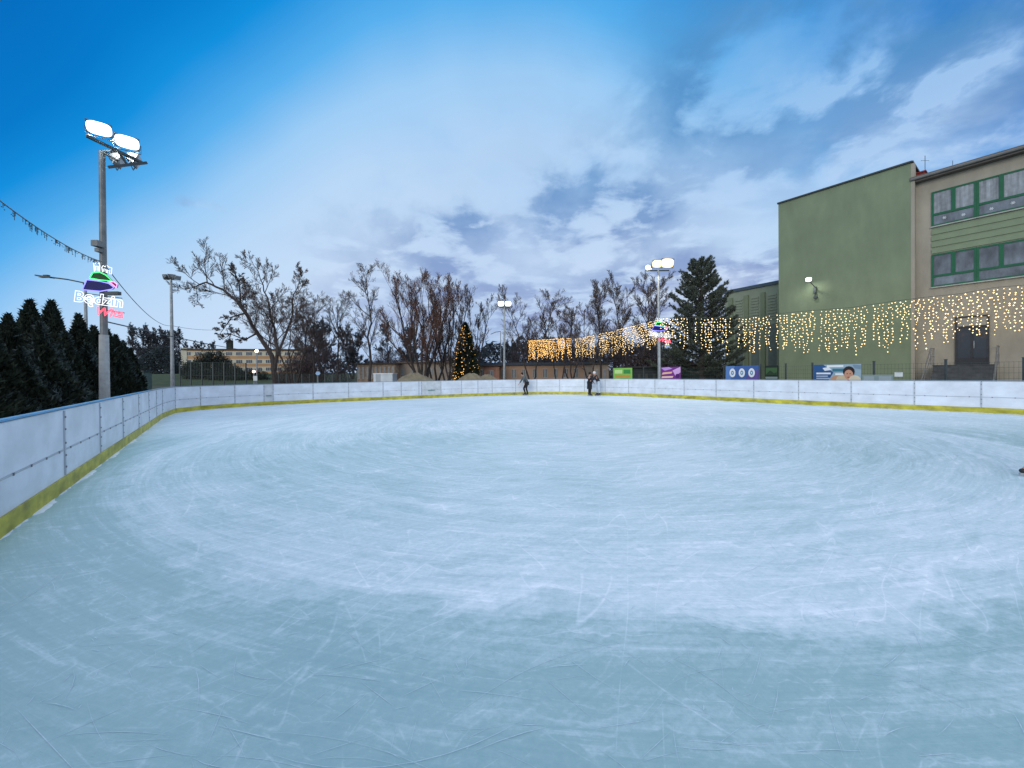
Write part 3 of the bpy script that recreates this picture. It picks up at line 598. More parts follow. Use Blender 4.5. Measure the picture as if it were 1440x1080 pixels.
# ------------------------------------------------------------------ christmas tree
def xmas():
    d = 44; b = gp(655, d); H = P(655, 452, d).z-b.z; W = 1.75
    root = thing('christmas_tree', b, 'outdoor conifer wound with glowing yellow fairy lights between the sand piles', 'tree')
    n = 9000; t = rng.uniform(0, 1, n)**1.3; th = rng.uniform(0, 2*np.pi, n); rr = W*(1-t)**.65*(.6+.4*np.minimum(1, t*6))*rng.uniform(.4, 1, n)**.5*(1+.24*np.sin(th*5+t*26)+.12*np.sin(th*9-t*40))
    Q = np.stack([np.cos(th)*rr, np.sin(th)*rr, .4+t*(H-.5)], 1)+np.array(b); D = np.stack([np.cos(th), np.sin(th), np.full(n, .2)], 1)+rng.normal(0, .4, (n, 3)); D /= np.linalg.norm(D, axis=1)[:, None]
    E = np.cross(D, rng.normal(0, 1, Q.shape)); E /= np.linalg.norm(E, axis=1)[:, None]
    quads('crown', Q, D*.18, E*.12, [mat('xmas_green', (.02, .035, .018), .9, .4, 2)], None, root)
    tb = MB(); tb.tube([b, b+Vector((0, 0, H))], [.16, .02], 6); tb.build('trunk', M_bark, root)
    lb = MB()
    for i in range(330):
        t = (i/330)**1.15*.93; a = i*.34+random.gauss(0, .3); t = min(.93, t+random.gauss(0, .012))
        if math.cos(a) > 0 and random.random() < .6: continue
        if math.sin(a) > .35: continue
        r_ = (W*(1-t)**.65)*(.66+.34*min(1, t*6))*random.uniform(.88, 1.12)
        c = b+Vector((math.cos(a)*r_, math.sin(a)*r_, .45+t*(H-.5))); s_ = .05 if math.cos(a) < 0 else .034
        lb.octa(c, s_)
    tag(lb.build('fairy_lights', M_bulb, root), kind='stuff')
xmas()

# ------------------------------------------------------------------ flood light masts
def area_light(parent, loc, target, power, col, size=.4):
    ld = bpy.data.lights.new('lamp_light', 'AREA'); ld.energy = power; ld.size = size; ld.color = col
    lo = bpy.data.objects.new('lamp_light', ld); COL.objects.link(lo); dv = (Vector(target)-Vector(loc)).normalized()
    lo.rotation_euler = dv.to_track_quat('-Z', 'Y').to_euler(); lo.location = Vector(loc)+dv*.08-root_loc(parent); lo.parent = parent
def flood_head(root, c, aim, lens, sz=(.52, .34), body=None, lit=True):
    body = body or mat('lamp_casing', (.14, .15, .16), .5)
    aim = Vector(aim).normalized(); ax = aim.cross(Vector((0, 0, 1))).normalized(); up = ax.cross(aim).normalized()
    mb = MB(); w_, h_ = sz; f, k = Vector(c)+aim*.06, Vector(c)-aim*.14
    fr = [f+ax*(i*w_/2)+up*(j*h_/2) for i, j in ((-1, -1), (1, -1), (1, 1), (-1, 1))]; bk = [k+ax*(i*w_/3.4)+up*(j*h_/3.2) for i, j in ((-1, -1), (1, -1), (1, 1), (-1, 1))]
    mb.add(fr+bk, [(4, 5, 6, 7), (0, 4, 7, 3), (1, 2, 6, 5), (0, 1, 5, 4), (3, 7, 6, 2), (0, 3, 2, 1)])
    for i in range(5): mb.box(Vector(c)-aim*.15+ax*((i-2)*.06), (.012, .08, h_*.5), ax, up)
    h = mb.build('lamp_housing', body, root)
    mb = MB(); ring = [(w_*.5*math.copysign(abs(math.cos(t))**.6, math.cos(t)), h_*.5*math.copysign(abs(math.sin(t))**.6, math.sin(t))) for t in [k*math.pi/12 for k in range(24)]]
    sc_ = .97
    mb.add([Vector(c)+aim*.062+ax*x*sc_+up*y*sc_ for x, y in ring]+[Vector(c)+aim*.09+ax*x*.80+up*y*.76 for x, y in ring], [(k, (k+1) % 24, 24+(k+1) % 24, 24+k) for k in range(24)]+[tuple(range(24, 48))]); mb.build('lens', lens, h, smooth=False)
    mb = MB(); mb.tube([Vector(c)+ax*(w_/2+.02), Vector(c)+ax*(w_/2+.02)-up*(h_/2+.06), Vector(c)-ax*(w_/2+.02)-up*(h_/2+.06), Vector(c)-ax*(w_/2+.02)], .014, 5); mb.build('bracket', body, h)
# near left mast
DN = 11.0
bn = G(146.5, 560, 0); bn = Vector((X(146, DN), DN, -.06)); tn = P(143.4, 213, DN)
mast = thing('floodlight_mast', bn, 'tall mast near the hedge with two lit floodlights above two dark ones', 'floodlight', 'floodlight masts around the rink')
mb = MB(); mid = bn.lerp(tn, .36); mb.tube([bn, mid], [.125, .105], 12); mb.build('pole_base', M_conc, mast)
mb = MB(); mb.tube([mid-Vector((0, 0, .1)), tn], [.085, .07], 12); mb.box(P(137.5, 343, DN-.2), (.18, .2, .16)); mb.box(P(139, 352, DN-.15), (.12, .12, .1)); mb.build('pole', M_poled if False else mat('mast_steel', (.14, .155, .165), .5, .2, 6, metal=.3), mast)
a0, a1 = P(121.5, 191, 10.6), P(200, 229, 11.6); b0_, b1_ = P(153, 235, 10.9), P(206, 229, 11.7)
mb = MB(); mb.box((a0+a1)/2, ((a1-a0).length, .07, .07), a1-a0); mb.box((b0_+b1_)/2, ((b1_-b0_).length, .08, .07), b1_-b0_)
mb.tube([tn, P(166, 213, 11.1)], .035, 6); mb.tube([tn, P(165, 226, 11.1)], .035, 6); mb.tube([P(166, 213, 11.1), P(180, 233, 11.3)], .03, 6); mb.build('cross_bar', M_poled, mast)
aimc = Vector((.62, -.45, -.35))
flood_head(mast, P(140, 181, 10.75), (.55, -.72, -.42), M_lit, (.52, .34)); flood_head(mast, P(179, 200, 11.2), (.60, -.68, -.42), M_lit, (.52, .34))
flood_head(mast, P(167, 225, 11.5), (.75, .55, -.35), M_glass, (.5, .34)); flood_head(mast, P(190, 225, 11.7), (.75, .55, -.35), M_glass, (.5, .34))
for px, py in ((140, 181), (179, 200)): area_light(mast, P(px, py, 10.9), (3, 9, 0), 170, (.93, 1, .96), .5)
def far_mast(px, d, top, label, heads, tilt=0):
    b = Vector((X(px+tilt, d), d, gz(X(px, d), d))); t = P(px, top, d)
    r = thing('floodlight_mast', b, label, 'floodlight', 'floodlight masts around the rink')
    mb = MB(); mb.tube([b, t], [.13, .07], 10); mb.build('pole', M_pole, r)
    mb = MB(); xs = [h[0] for h in heads]; w_ = (max(xs)-min(xs))*d/F+.3; c = (max(xs)+min(xs))/2
    mb.box(P(c, top+1.5, d), (w_, .08, .08)); mb.build('cross_bar', M_poled, r)
    for hx, hy, aim, lens, sz in heads: flood_head(r, P(hx, hy, d-.1), aim, lens, sz)
    return r
far_mast(240.5, 26.5, 391, 'unlit mast with four dark floodlights left of the orange school', [(234, 389, (-.8, .3, -.3), M_glass, (.4, .3)), (238, 388.5, (-.5, -.6, -.3), M_glass, (.4, .3)), (243.5, 389, (.5, .6, -.3), M_glass, (.4, .3)), (249, 390.5, (.8, -.3, -.3), M_glass, (.4, .3))], 2)
m2 = far_mast(709.3, 38, 431, 'distant mast with a pair of white lit floodlights near the christmas tree', [(704.5, 427, (0, -1, -.25), M_lit, (.62, .5)), (714.5, 427, (.05, -1, -.25), M_lit, (.62, .5))], -.5)
area_light(m2, P(709, 428, 37.6), (4, 18, 0), 220, (.95, 1, 1), .5)
m3 = far_mast(925.5, 27.3, 379, 'mast by the pine with two warm lit lamps and a white one', [(911.5, 376, (-.8, -.55, -.3), M_lit, (.36, .34)), (924, 371, (0, -1, -.3), M_litw, (.72, .5)), (938, 370, (.1, -1, -.3), M_litw, (.95, .62))], 2)
area_light(m3, P(925, 374, 27), (4, 14, 0), 300, (1, .88, .7), .5)

# ------------------------------------------------------------------ glowing town emblems
def em(name, c, e, s): return mat(name, c, .5, emit=e, es=s)
M_nw = em('tube_white', (.8, .8, .85), (.9, .93, 1), 1.1); M_ng = em('tube_green', (.1, .8, .2), (.06, 1, .2), 1.4)
M_nb = em('tube_blue', (.2, .2, .9), (.28, .25, 1), 1.5); M_nr = em('tube_red', (.9, .1, .15), (1, .10, .16), 1.7); M_np = em('tube_pink', (.9, .3, .7), (1, .25, .7), 1.3)
M_dg = mat('plate_green', (.005, .05, .008), .6); M_db = mat('plate_blue', (.003, .003, .10), .6); M_dr = mat('plate_red', (.10, .005, .01), .6)
def text_outline(body, size, r, mtx, shear=0, fill=False, bold=0, sx=1.0):
    cu = bpy.data.curves.new('lettering', 'FONT'); cu.body = body; cu.size = size; cu.shear = shear; cu.align_x = 'LEFT'; cu.offset = bold
    if fill: cu.fill_mode = 'BOTH'; cu.extrude = r
    else: cu.fill_mode = 'NONE'; cu.bevel_depth = r; cu.bevel_resolution = 0; cu.resolution_u = 3
    o = bpy.data.objects.new('tmp', cu); COL.objects.link(o); bpy.context.view_layer.update()
    me = bpy.data.meshes.new_from_object(o.evaluated_get(bpy.context.evaluated_depsgraph_get()))
    bpy.data.objects.remove(o); vs = [v_.co for v_ in me.vertices]
    x0, x1 = min(v_.x for v_ in vs), max(v_.x for v_ in vs)
    out = MB(); out.add([mtx @ Vector(((v_.x-x0)/(x1-x0)*sx, v_.y, v_.z)) for v_ in vs], [list(p.vertices) for p in me.polygons]); return out
def emblem(cx_, cy_, d, k, label):
    s_ = 11/540*k                                        # metres per emblem pixel (10.8 drawing units each)
    C0 = P(cx_, cy_, d); root = thing('light_emblem', C0, label, 'illuminated sign', 'illuminated emblems on the masts')
    def Q(x, y, off=0): return C0+Vector(((x-560)/10.8*s_, -off, -(y-520)/10.8*s_))
    def shape(name, pts, fillm, tubem, r=.014):
        f = MB(); f.add([Q(x, y, .0) for x, y in pts]+[Q(x, y, -.02) for x, y in pts], [tuple(range(len(pts))), tuple(range(len(pts), 2*len(pts)))[::-1]]+[(i, (i+1) % len(pts), len(pts)+(i+1) % len(pts), len(pts)+i) for i in range(len(pts))])
        o = f.build(name, fillm, root); t = MB(); t.tube([Q(x, y, .02) for x, y in pts+[pts[0]]], r*k, 5); t.build('light_tube', tubem, o)
    shape('green_slope', [(455, 262), (560, 258), (650, 300), (735, 388), (560, 372), (405, 340)], M_dg, M_ng)
    shape('blue_slope', [(360, 365), (560, 392), (690, 425), (765, 482), (730, 512), (560, 540), (295, 512)], M_db, M_nb)
    shape('red_slope', [(700, 402), (765, 402), (812, 440), (800, 490), (780, 470)], M_dr, M_np)
    t = MB()
    for pts in ([(480, 245), (475, 160), (470, 115), (492, 130), (510, 110), (530, 130), (552, 115), (560, 165), (556, 245)], [(500, 230), (502, 165), (535, 168), (533, 235)],
                [(600, 255), (592, 185), (610, 158), (640, 180), (662, 145), (690, 180), (738, 195), (728, 290)], [(620, 250), (622, 205), (650, 215), (655, 265)], [(672, 270), (672, 225), (705, 235), (706, 285)]):
        t.tube([Q(x, y, .02) for x, y in pts], 0.009*k, 5)
    t.build('castle_outline', M_nw, root)
    tilt = Matrix.Rotation(R(8), 3, 'Y'); face = Matrix.Rotation(R(90), 3, 'X')
    def mt(x, y): 
        o = Q(x, y, .04); m4 = Matrix.Translation(o) @ (tilt @ face).to_4x4(); return m4
    wpx = 730/10.8*s_
    b_ = text_outline('Będzin', 215/10.8*s_, .0085*k, mt(178, 680), sx=wpx, bold=.012*k); b_.build('lettering', M_nw, root)
    f_ = text_outline('Wita', 165/10.8*s_, .009*k, mt(500, 885), shear=.25, sx=410/10.8*s_); f_.build('script_lettering', M_nr, root)
    fr = MB(); fr.box(Q(720, 565, -.05), (180/10.8*s_, .1, 50/10.8*s_)); fr.tube([Q(560, 130, -.05), Q(560, 900, -.05)], .02, 5); fr.tube([Q(300, 560, -.04), Q(850, 640, -.04)], .012, 5); fr.tube([Q(520, 800, -.04), Q(880, 860, -.04)], .012, 5)
    fr.build('mounting_frame', M_poled, root)
emblem(142, 408, DN-.2, 1.0, 'large glowing emblem with castle, green and blue slopes on the near mast')
emblem(928, 464.5, 27.05, 1.12, 'small glowing castle emblem on the mast beside the pine')

# ------------------------------------------------------------------ icicle light curtains
def curtain(tops, bots, label, step, bulb, br=.042, dens=.13, gaps=()):
    # tops: (px, top y, depth); bots: (px, bottom y)
    def ip(tab, x, c):
        for a, b in zip(tab[:-1], tab[1:]):
            if x <= b[0] or b is tab[-1]:
                t = (x-a[0])/(b[0]-a[0]); return a[c]+(b[c]-a[c])*t
    x0, x1 = tops[0][0], tops[-1][0]
    A, B = P(x0, 480, tops[0][2]), P(x1, 480, tops[-1][2]); A.z = B.z = 0; ln = (B-A).length; n = int(ln/step)
    root = thing('icicle_light_curtain', P(x0, tops[0][1], tops[0][2]), label, 'string lights', 'warm icicle light curtains strung across the far side')
    cable = []
    for i in range(n+1):
        p = A.lerp(B, i/n); px = 720+(p.x/p.y)*F; px = min(max(px, x0), x1)
        top = P(px, ip(tops, px, 1), p.y); bot = P(px, ip(bots, px, 1), p.y)
        top.x = bot.x = p.x; cable.append(top.copy())
        if any(g0 < px < g1 for g0, g1 in gaps): continue
        H = top.z-bot.z; rag = .88+.09*math.sin(i*.9)+random.uniform(-.14, .10)
        if random.random() < .10: rag *= .45
        if random.random() < .05: continue
        drop = H*max(.2, min(1.05, rag)); k = max(2, int(drop/dens)); mb = MB(); pts = [top]; tw = random.gauss(0, .006); bunch = random.random() < .08
        for j in range(k):
            z = top.z-.04-(j+random.uniform(.2, .8))*drop/k*(.55 if bunch else 1)
            pts.append(Vector((p.x+tw*j+random.gauss(0, .035), p.y+random.gauss(0, .035), z)))
        mb.tube(pts, .004, 3, False); mb.mi(1)
        for q in pts[1:]: mb.octa(q+Vector((0, -.01, 0)), br*random.uniform(.6, 1.15))
        mb.build('strand', [M_poled, bulb], root)
    mb = MB(); mb.tube(cable, .010, 4, False); mb.build('cable', M_poled, root)
curtain([(743, 478, 43), (808, 474, 38)], [(743, 508), (808, 506)], 'dense yellow icicle light curtain farthest left, in front of the bare trees', .095, M_bulb, .045, .17, gaps=((794, 797), (804, 809)))
curtain([(809, 475, 37.8), (832, 471, 35), (860, 465, 32), (898, 455, 29), (925, 448, 27.4)], [(809, 505), (832, 504), (860, 500), (898, 494), (925, 490)], 'paler rising light curtain between the yellow one and the emblem mast', .13, M_bulbm, .036, .16, gaps=((839, 842),))
curtain([(930, 446, 27.0), (985, 447, 26), (1050, 446, 24.8), (1120, 438.5, 23.3), (1200, 432, 22.1), (1250, 424.5, 21.4), (1300, 418, 20.7), (1350, 413, 20.1), (1400, 404, 19.5), (1440, 401, 19.0), (1475, 396, 18.6)],
        [(930, 486), (985, 494), (1050, 498), (1120, 496), (1200, 498), (1250, 494), (1300, 490), (1350, 478), (1400, 474), (1440, 472), (1475, 470)], 'long light curtain running from the far mast past the pine to the school', .18, M_bulbw, .038, .165, gaps=((1085, 1090), (1196, 1200), (1222, 1226), (1262, 1266)))

# ------------------------------------------------------------------ wires, street lamp
def wire(pts, sag, r, label, icicles=False, name='wire', cat='wire', group='overhead wires'):
    a, b = pts; n = 24; q = [a.lerp(b, i/n)-Vector((0, 0, sag*4*(i/n)*(1-i/n))) for i in range(n+1)]
    mb = MB(); mb.tube(q, r, 5, False)
    if icicles:
        for i in range(70):
            p, _ = along(q, random.uniform(0, .999)); 
            for k in range(random.randint(1, 3)): mb.octa(p+Vector((random.gauss(0, .03), random.gauss(0, .03), -.03-.035*k)), .012)
            mb.tube([p, p+Vector((0, 0, -random.uniform(.05, .16)))], .005, 3)
    tag(mb.build(name, M_poled, origin=q[0]), label, cat, group)
wire((P(-70, 226, 5.5), P(140, 367, 10.9)), .18, .011, 'unlit icicle light string coming in from the left edge to the near mast', True, 'light_string', 'string lights', None)
wire((P(147, 372, 11.1), P(241, 458, 26.4)), .5, .012, 'wire sloping from the near mast down to the unlit mast')
wire((P(148, 452, 11.1), P(372, 493, 60)), .3, .02, 'low wire running from the near mast towards the orange school')
wire((P(242, 458, 26.6), P(330, 460, 40)), .3, .012, 'faint level wire leaving the unlit mast to the right')
b = gp(122, 21.5); sl = thing('street_lamp', b, 'grey street lamp behind the hedge with a long arm to the left', 'street lamp')
mb = MB(); t = P(120, 403, 21.5); mb.tube([b, t], [.10, .06], 8); mb.build('pole', M_pole, sl)
mb = MB(); mb.tube([t-Vector((0, 0, .1)), P(117, 397.5, 21.5), P(95, 393, 21.5), P(72, 390, 21.5)], .04, 6); mb.build('arm', M_poled, sl)
mb = MB(); c_ = P(63, 389, 21.5); mb.box(c_, (.85, .24, .07), (P(53, 387.5, 21.5)-P(72, 390, 21.5))); mb.box(c_+Vector((.1, 0, .06)), (.25, .14, .06)); h_ = mb.build('lamp_head', M_poled, sl)
mb = MB(); mb.box(c_-Vector((0, 0, .045)), (.5, .18, .02)); mb.build('lens', M_glass, h_)

# ------------------------------------------------------------------ green sports hall and school
def lerp(a, b, t): return a+(b-a)*t
P1 = P(1095.5, 520, 27.75); P2 = P(1281, 518, 22.35); P1.z = P2.z = 0
ug = (P2-P1).normalized(); ng = Vector((ug.y, -ug.x, 0));  ng = ng if ng.dot(-P1) > 0 else -ng
H1 = (P(1095.5, 287, 27.75).z+P(1281, 229, 22.35).z)/2; print('green top', P(1095.5, 287, 27.75).z, P(1281, 229, 22.35).z, 'ug', ug, ng)
M_gw = mat('green_render', (.185, .232, .152), .85, .11, .45, .35, bscale=14, spec=.2)
M_gw2 = mat('pale_green_render', (.25, .30, .23), .85, .07, .6, .2, bscale=14, spec=.2)
M_bg = mat('beige_render', (.33, .305, .25), .88, .10, .5, .35, bscale=12, spec=.2)
streaks(M_gw, (1.3, 1.3, .35), .90, 1.05); streaks(M_bg, (1.6, 1.6, .5), .88, 1.05); streaks(M_gw2, (1.3, 1.3, .35), .93, 1.04); streaks(M_white, (1.2, 1.2, 3), .9, 1.04); streaks(M_yel, (2, 2, 6), .7, 1.1)
hall = thing('sports_hall', (P1+P2)/2, 'tall windowless green block beside the school', 'building')
SH = .0
def hall_box(mb, t0, t1, z0, z1, o0, o1, A=P1, u=ug, n=ng):
    c = A+u*((t0+t1)/2)+n*((o0+o1)/2)+Vector((0, 0, (z0+z1)/2)); return mb.box(c, (abs(t1-t0), abs(o1-o0), z1-z0), u)
LG = (P2-P1).length; za = P(1095.5, 287, 27.75).z; zb = P(1281, 229, 22.35).z
mb = MB(); q = [P1, P2, P2-ng*9, P1-ng*9]; vs = [Vector((p.x, p.y, -.2)) for p in q]+[Vector((q[0].x, q[0].y, za)), Vector((q[1].x, q[1].y, zb)), Vector((q[2].x, q[2].y, zb)), Vector((q[3].x, q[3].y, za))]
mb.add(vs, [(0, 1, 5, 4), (1, 2, 6, 5), (2, 3, 7, 6), (3, 0, 4, 7), (4, 5, 6, 7)]); wall = mb.build('wall', M_gw, hall)
mb = MB(); e0 = Vector((P1.x, P1.y, za+.04)); e1 = Vector((P2.x, P2.y, zb+.04)); mb.box((e0+e1)/2+ng*.03, ((e1-e0).length+.1, .16, .09), e1-e0)
mb.box(e1-ng*1.2+ug*.03, (2.5, .16, .09), ng); mb.build('roof_flashing', mat('flashing', (.04, .05, .055), .5), hall)
mb = MB(); hall_box(mb, LG+.004, LG+.16, -.1, zb-.05, -.35, -.001); mb.build('downpipe_strip', M_bg, hall)
# wall floodlight
wl = thing('wall_floodlight', P(1146, 398, 25.3), 'small lit floodlight on a bracket on the green hall wall', 'floodlight')
def onG(px, py, off=0):
    d = ray(px, py); t = (P1-EYEV+ng*off).dot(ng)/d.dot(ng); return EYEV+d*t
mb = MB(); mb.tube([onG(1146, 404, .0), onG(1146, 404, .35), onG(1139, 396, .9)], .025, 6); mb.box(onG(1146, 408, .12), (.12, .2, .5), ug); mb.tube([onG(1146, 402, .12), onG(1146, 421, .12)], .03, 5); mb.box(onG(1147, 418, .12), (.2, .12, .12), ug); mb.build('bracket', M_poled, wl)
c_ = onG(1137, 393, 1.0); flood_head(wl, c_, (-.55, -.75, -.25), M_lit, (.34, .28)); area_light(wl, c_+Vector((-.1, -.12, -.05)), (12, 10, 0), 60, (1, 1, .95), .2)
# its light also grazes the wall below: a spill from the open housing
area_light(wl, c_-ng*.25+Vector((0, 0, -.1)), onG(1146, 450, 0), 12, (1, 1, .9), .1)
# low green hall behind
g0, g1 = P(1020, 520, 36.5), P(1110, 520, 31.8); g0.z = g1.z = 0; lg = (g1-g0).length; u2 = (g1-g0).normalized(); n2 = Vector((u2.y, -u2.x, 0)); n2 = n2 if n2.dot(-g0) > 0 else -n2
lh = thing('gymnasium', (g0+g1)/2, 'lower long green gymnasium with ribbed panels behind the pine', 'building')
zt0, zt1 = P(1020, 412, 36.5).z, P(1110, 398, 31.8).z; zt = (zt0+zt1)/2
mb = MB(); hall_box(mb, 0, lg, -.2, zt, -8, 0, g0, u2, n2); mb.build('wall', M_gw2, lh)
mb = MB(); hall_box(mb, -.1, lg+.1, zt+.002, zt+.28, -8.1, .12, g0, u2, n2); mb.build('roof_edge', mat('roof_slate', (.06, .09, .12), .6), lh)
for k in range(4):
    mb = MB(); hall_box(mb, lg*(.08+k*.26), lg*(.08+k*.26)+.35, -.1, zt-.5, .002, .14, g0, u2, n2); mb.build('pilaster', M_gw, lh)
for k in range(3):
    mb = MB(); 
    for j in range(9): hall_box(mb, lg*(.08+k*.26)+.55, lg*(.08+(k+1)*.26)-.2, zt-2.9+j*.25, zt-2.9+j*.25+.13, .002, .06, g0, u2, n2)
    mb.build('ribbed_panel', M_gw2, lh)
    mb = MB(); hall_box(mb, lg*(.08+k*.26)+.55, lg*(.08+(k+1)*.26)-.2, 1.2, zt-3.3, .002, .03, g0, u2, n2); mb.build('window', mat('hall_glass', (.12, .16, .15), .5, spec=.3), lh)

# beige school: wall plane set back from the green block
Q0 = P2-ng*.45+ug*.02; ub, nb = ug, ng
def onB(px, py):
    d = ray(px, py); t = (Q0-EYEV).dot(nb)/d.dot(nb); w_ = EYEV+d*t; return (w_-Q0).dot(ub), w_.z
sch = thing('school_building', Q0+ub*4, 'beige three storey school with green framed window bands at the right edge', 'building')
LB = 14.0
tz = [onB(1293, 258)[1], onB(1436, 217)[1]]; print('beige top', tz, 'Q0', Q0); ZB = sum(tz)/2
def bbox(mb, t0, t1, z0, z1, o0, o1): return hall_box(mb, t0, t1, z0, z1, o0, o1, Q0, ub, nb)
mb = MB(); bbox(mb, 0, LB, -.2, ZB, -9, 0); mb.build('wall', M_bg, sch)
mb = MB(); bbox(mb, -.05, LB, ZB+.002, ZB+.16, -9, .42); bbox(mb, -.05, LB, ZB+.19, ZB+.30, -.1, .50); mb.build('eaves', mat('eaves_dark', (.12, .11, .10), .7), sch)
mb = MB(); mb.tube([Q0+ub*-.02+nb*.50+Vector((0, 0, ZB+.16)), Q0+ub*LB+nb*.50+Vector((0, 0, ZB+.16))], .08, 8); mb.build('gutter', mat('gutter', (.16, .16, .155), .5), sch)
mb = MB(); bbox(mb, -.25, .35, ZB+.2, ZB+1.0, -2.1, -1.2); bbox(mb, -.3, .4, ZB+1.002, ZB+1.08, -2.15, -1.15); mb.build('chimney', mat('red_chimney', (.22, .035, .03), .8), sch)
mb = MB(); c_ = Q0+ub*.3-nb*1.6; mb.tube([c_+Vector((0, 0, ZB+1)), c_+Vector((0, 0, ZB+2.1))], .015, 5); mb.tube([c_+Vector((-.25, 0, ZB+1.8)), c_+Vector((.25, 0, ZB+1.8))], .01, 4); c2_ = c_+ub*1.1; mb.tube([c2_+Vector((0, 0, ZB+.2)), c2_+Vector((0, 0, ZB+1.3))], .012, 5); mb.build('aerial', M_poled, sch)
M_wf = mat('window_green', (.010, .105, .05), .5); M_pn = mat('pane_grey', (.11, .13, .155), .15, .45, .8, spec=.7); streaks(M_pn, (2.2, 2.2, .8), .5, 1.35)  # uneven reflections put into the pane colour as blotches and streaks
M_cur = mat('net_curtain', (.27, .30, .33), .7, .18, 5); streaks(M_cur, (9, 9, .5), .6, 1.2, (.3, .7)); M_sill = mat('sill', (.36, .37, .35), .6)  # shading of the curtain folds put into its colour as vertical streaks
def window_unit(t0, t1, z0, z1, tr, label=None, curtain_=False, flakes=False):
    fr = MB(); w_ = .085
    bbox(fr, t0, t1, z1-w_, z1, .01, .07); bbox(fr, t0, t1, z0, z0+w_, .01, .07); bbox(fr, t0, t0+w_, z0+w_, z1-w_, .01, .07); bbox(fr, t1-w_, t1, z0+w_, z1-w_, .01, .07)
    bbox(fr, t0+w_, t1-w_, tr-.06, tr+.06, .01, .075); tm = (t0+t1)/2; bbox(fr, tm-.08, tm+.08, tr+.06, z1-w_, .01, .072)
    f = fr.build('window', M_wf, sch)
    for a, b in ((t0+w_, tm-.08), (tm+.08, t1-w_)):
        mb = MB(); bbox(mb, a, b, tr+.06, z1-w_, .012, .03); mb.build('pane', M_cur if curtain_ else M_pn, f)
    mb = MB(); bbox(mb, t0+w_, t1-w_, z0+w_, tr-.06, .012, .03); mb.build('pane', M_pn, f)
    mb = MB(); bbox(mb, t0-.03, t1+.03, z0-.06, z0-.003, .002, .13); mb.build('sill', M_sill, f)
    if flakes:
        for k in range(2):
            mb = MB(); c = Q0+ub*(t0+(t1-t0)*(.3+.42*k))+nb*.045+Vector((0, 0, (z0+tr)/2+random.uniform(-.05, .05)))
            for j in range(3): mb.box(c, (.15, .008, .03), ub*math.cos(j*1.047)+Vector((0, 0, math.sin(j*1.047))), nb.cross(ub*math.cos(j*1.047)+Vector((0, 0, math.sin(j*1.047)))))
            mb.build('paper_snowflake', mat('paper', (.6, .64, .68), .8), f)
tL, zU1 = onB(1310, 271); _, zU0 = onB(1310, 319.5); _, zUt = onB(1313, 302.5)
_, zL1 = onB(1309, 359); _, zL0 = onB(1309, 404.5); _, zLt = onB(1312, 389)
tM, _ = onB(1373.5, 350); wu = tM-tL; print('win', tL, tM, zU0, zU1, zL0, zL1)
k = 0
while tL+wu*(k+1) < LB:
    window_unit(tL+wu*k+.002, tL+wu*(k+1)-.002, zU0, zU1, zUt, curtain_=True, flakes=True); window_unit(tL+wu*k+.002, tL+wu*(k+1)-.002, zL0, zL1, zLt); k += 1
mb = MB()
zz = zL1+.06; nr = 4; dh = (zU0-.1-zz)/nr
for j in range(nr): bbox(mb, tL, tL+wu*k, zz+j*dh, zz+j*dh+dh*.72, .002, .06)
bbox(mb, tL, tL+wu*k, zz-.02, zU0-.07, .001, .012); mb.build('ribbed_panel', mat('rib_green', (.20, .25, .165), .8, .06), sch)
# door and steps
td0, zd1 = onB(1343.5, 446); td1, _ = onB(1391.5, 443); _, zd0 = onB(1350, 513.5); _, ztr = onB(1350, 460.5); print('door', td0, td1, zd0, zd1)
mb = MB(); f_ = .07
bbox(mb, td0, td0+f_, zd0, zd1, .005, .09); bbox(mb, td1-f_, td1, zd0, zd1, .005, .09); bbox(mb, td0+f_, td1-f_, zd1-f_, zd1, .005, .09); bbox(mb, td0+f_, td1-f_, ztr-.05, ztr+.05, .005, .088); bbox(mb, td0+f_, td1-f_, zd0+.002, zd0+.38, .005, .07)
tdm = (td0+td1)/2; bbox(mb, tdm-.04, tdm+.04, zd0+.38, ztr-.05, .005, .08)
dr_ = mb.build('door', mat('door_frame', (.03, .032, .038), .5), sch)
M_dgl = mat('door_glass', (.015, .02, .028), .12, spec=.6)
for a, b in ((td0+f_, tdm-.04), (tdm+.04, td1-f_)):
    mb = MB(); bbox(mb, a, b, zd0+.38, ztr-.05, .01, .03); mb.build('pane', M_dgl, dr_)
mb = MB(); bbox(mb, td0+f_, td1-f_, ztr+.05, zd1-f_, .01, .03); mb.build('fanlight', mat('fanlight', (.30, .29, .25), .3), dr_)
mb = MB(); bbox(mb, tdm+.06, tdm+.09, zd0+.9, zd0+1.3, .08, .12); mb.build('handle', M_pole, dr_)
ns = max(4, round((zd0+.1)/.17)); mb = MB()
bbox(mb, td0-.7, td1+.25, -.1, zd0-.02, .10, 1.3)
for j in range(ns-1): hgt = zd0*(1-(j+1)/ns); bbox(mb, td0-.65, td1+.2, -.1, hgt-.02, 1.3+j*.28, 1.3+(j+1)*.28-.002); bbox(mb, td0-.67, td1+.22, hgt-.018, hgt+.015, 1.28+j*.28, 1.3+(j+1)*.28)
bbox(mb, td0-.72, td1+.27, zd0-.018, zd0+.015, .10, 1.33)
mb.build('steps', mat('step_stone', (.07, .075, .08), .8, .3, 3), sch)
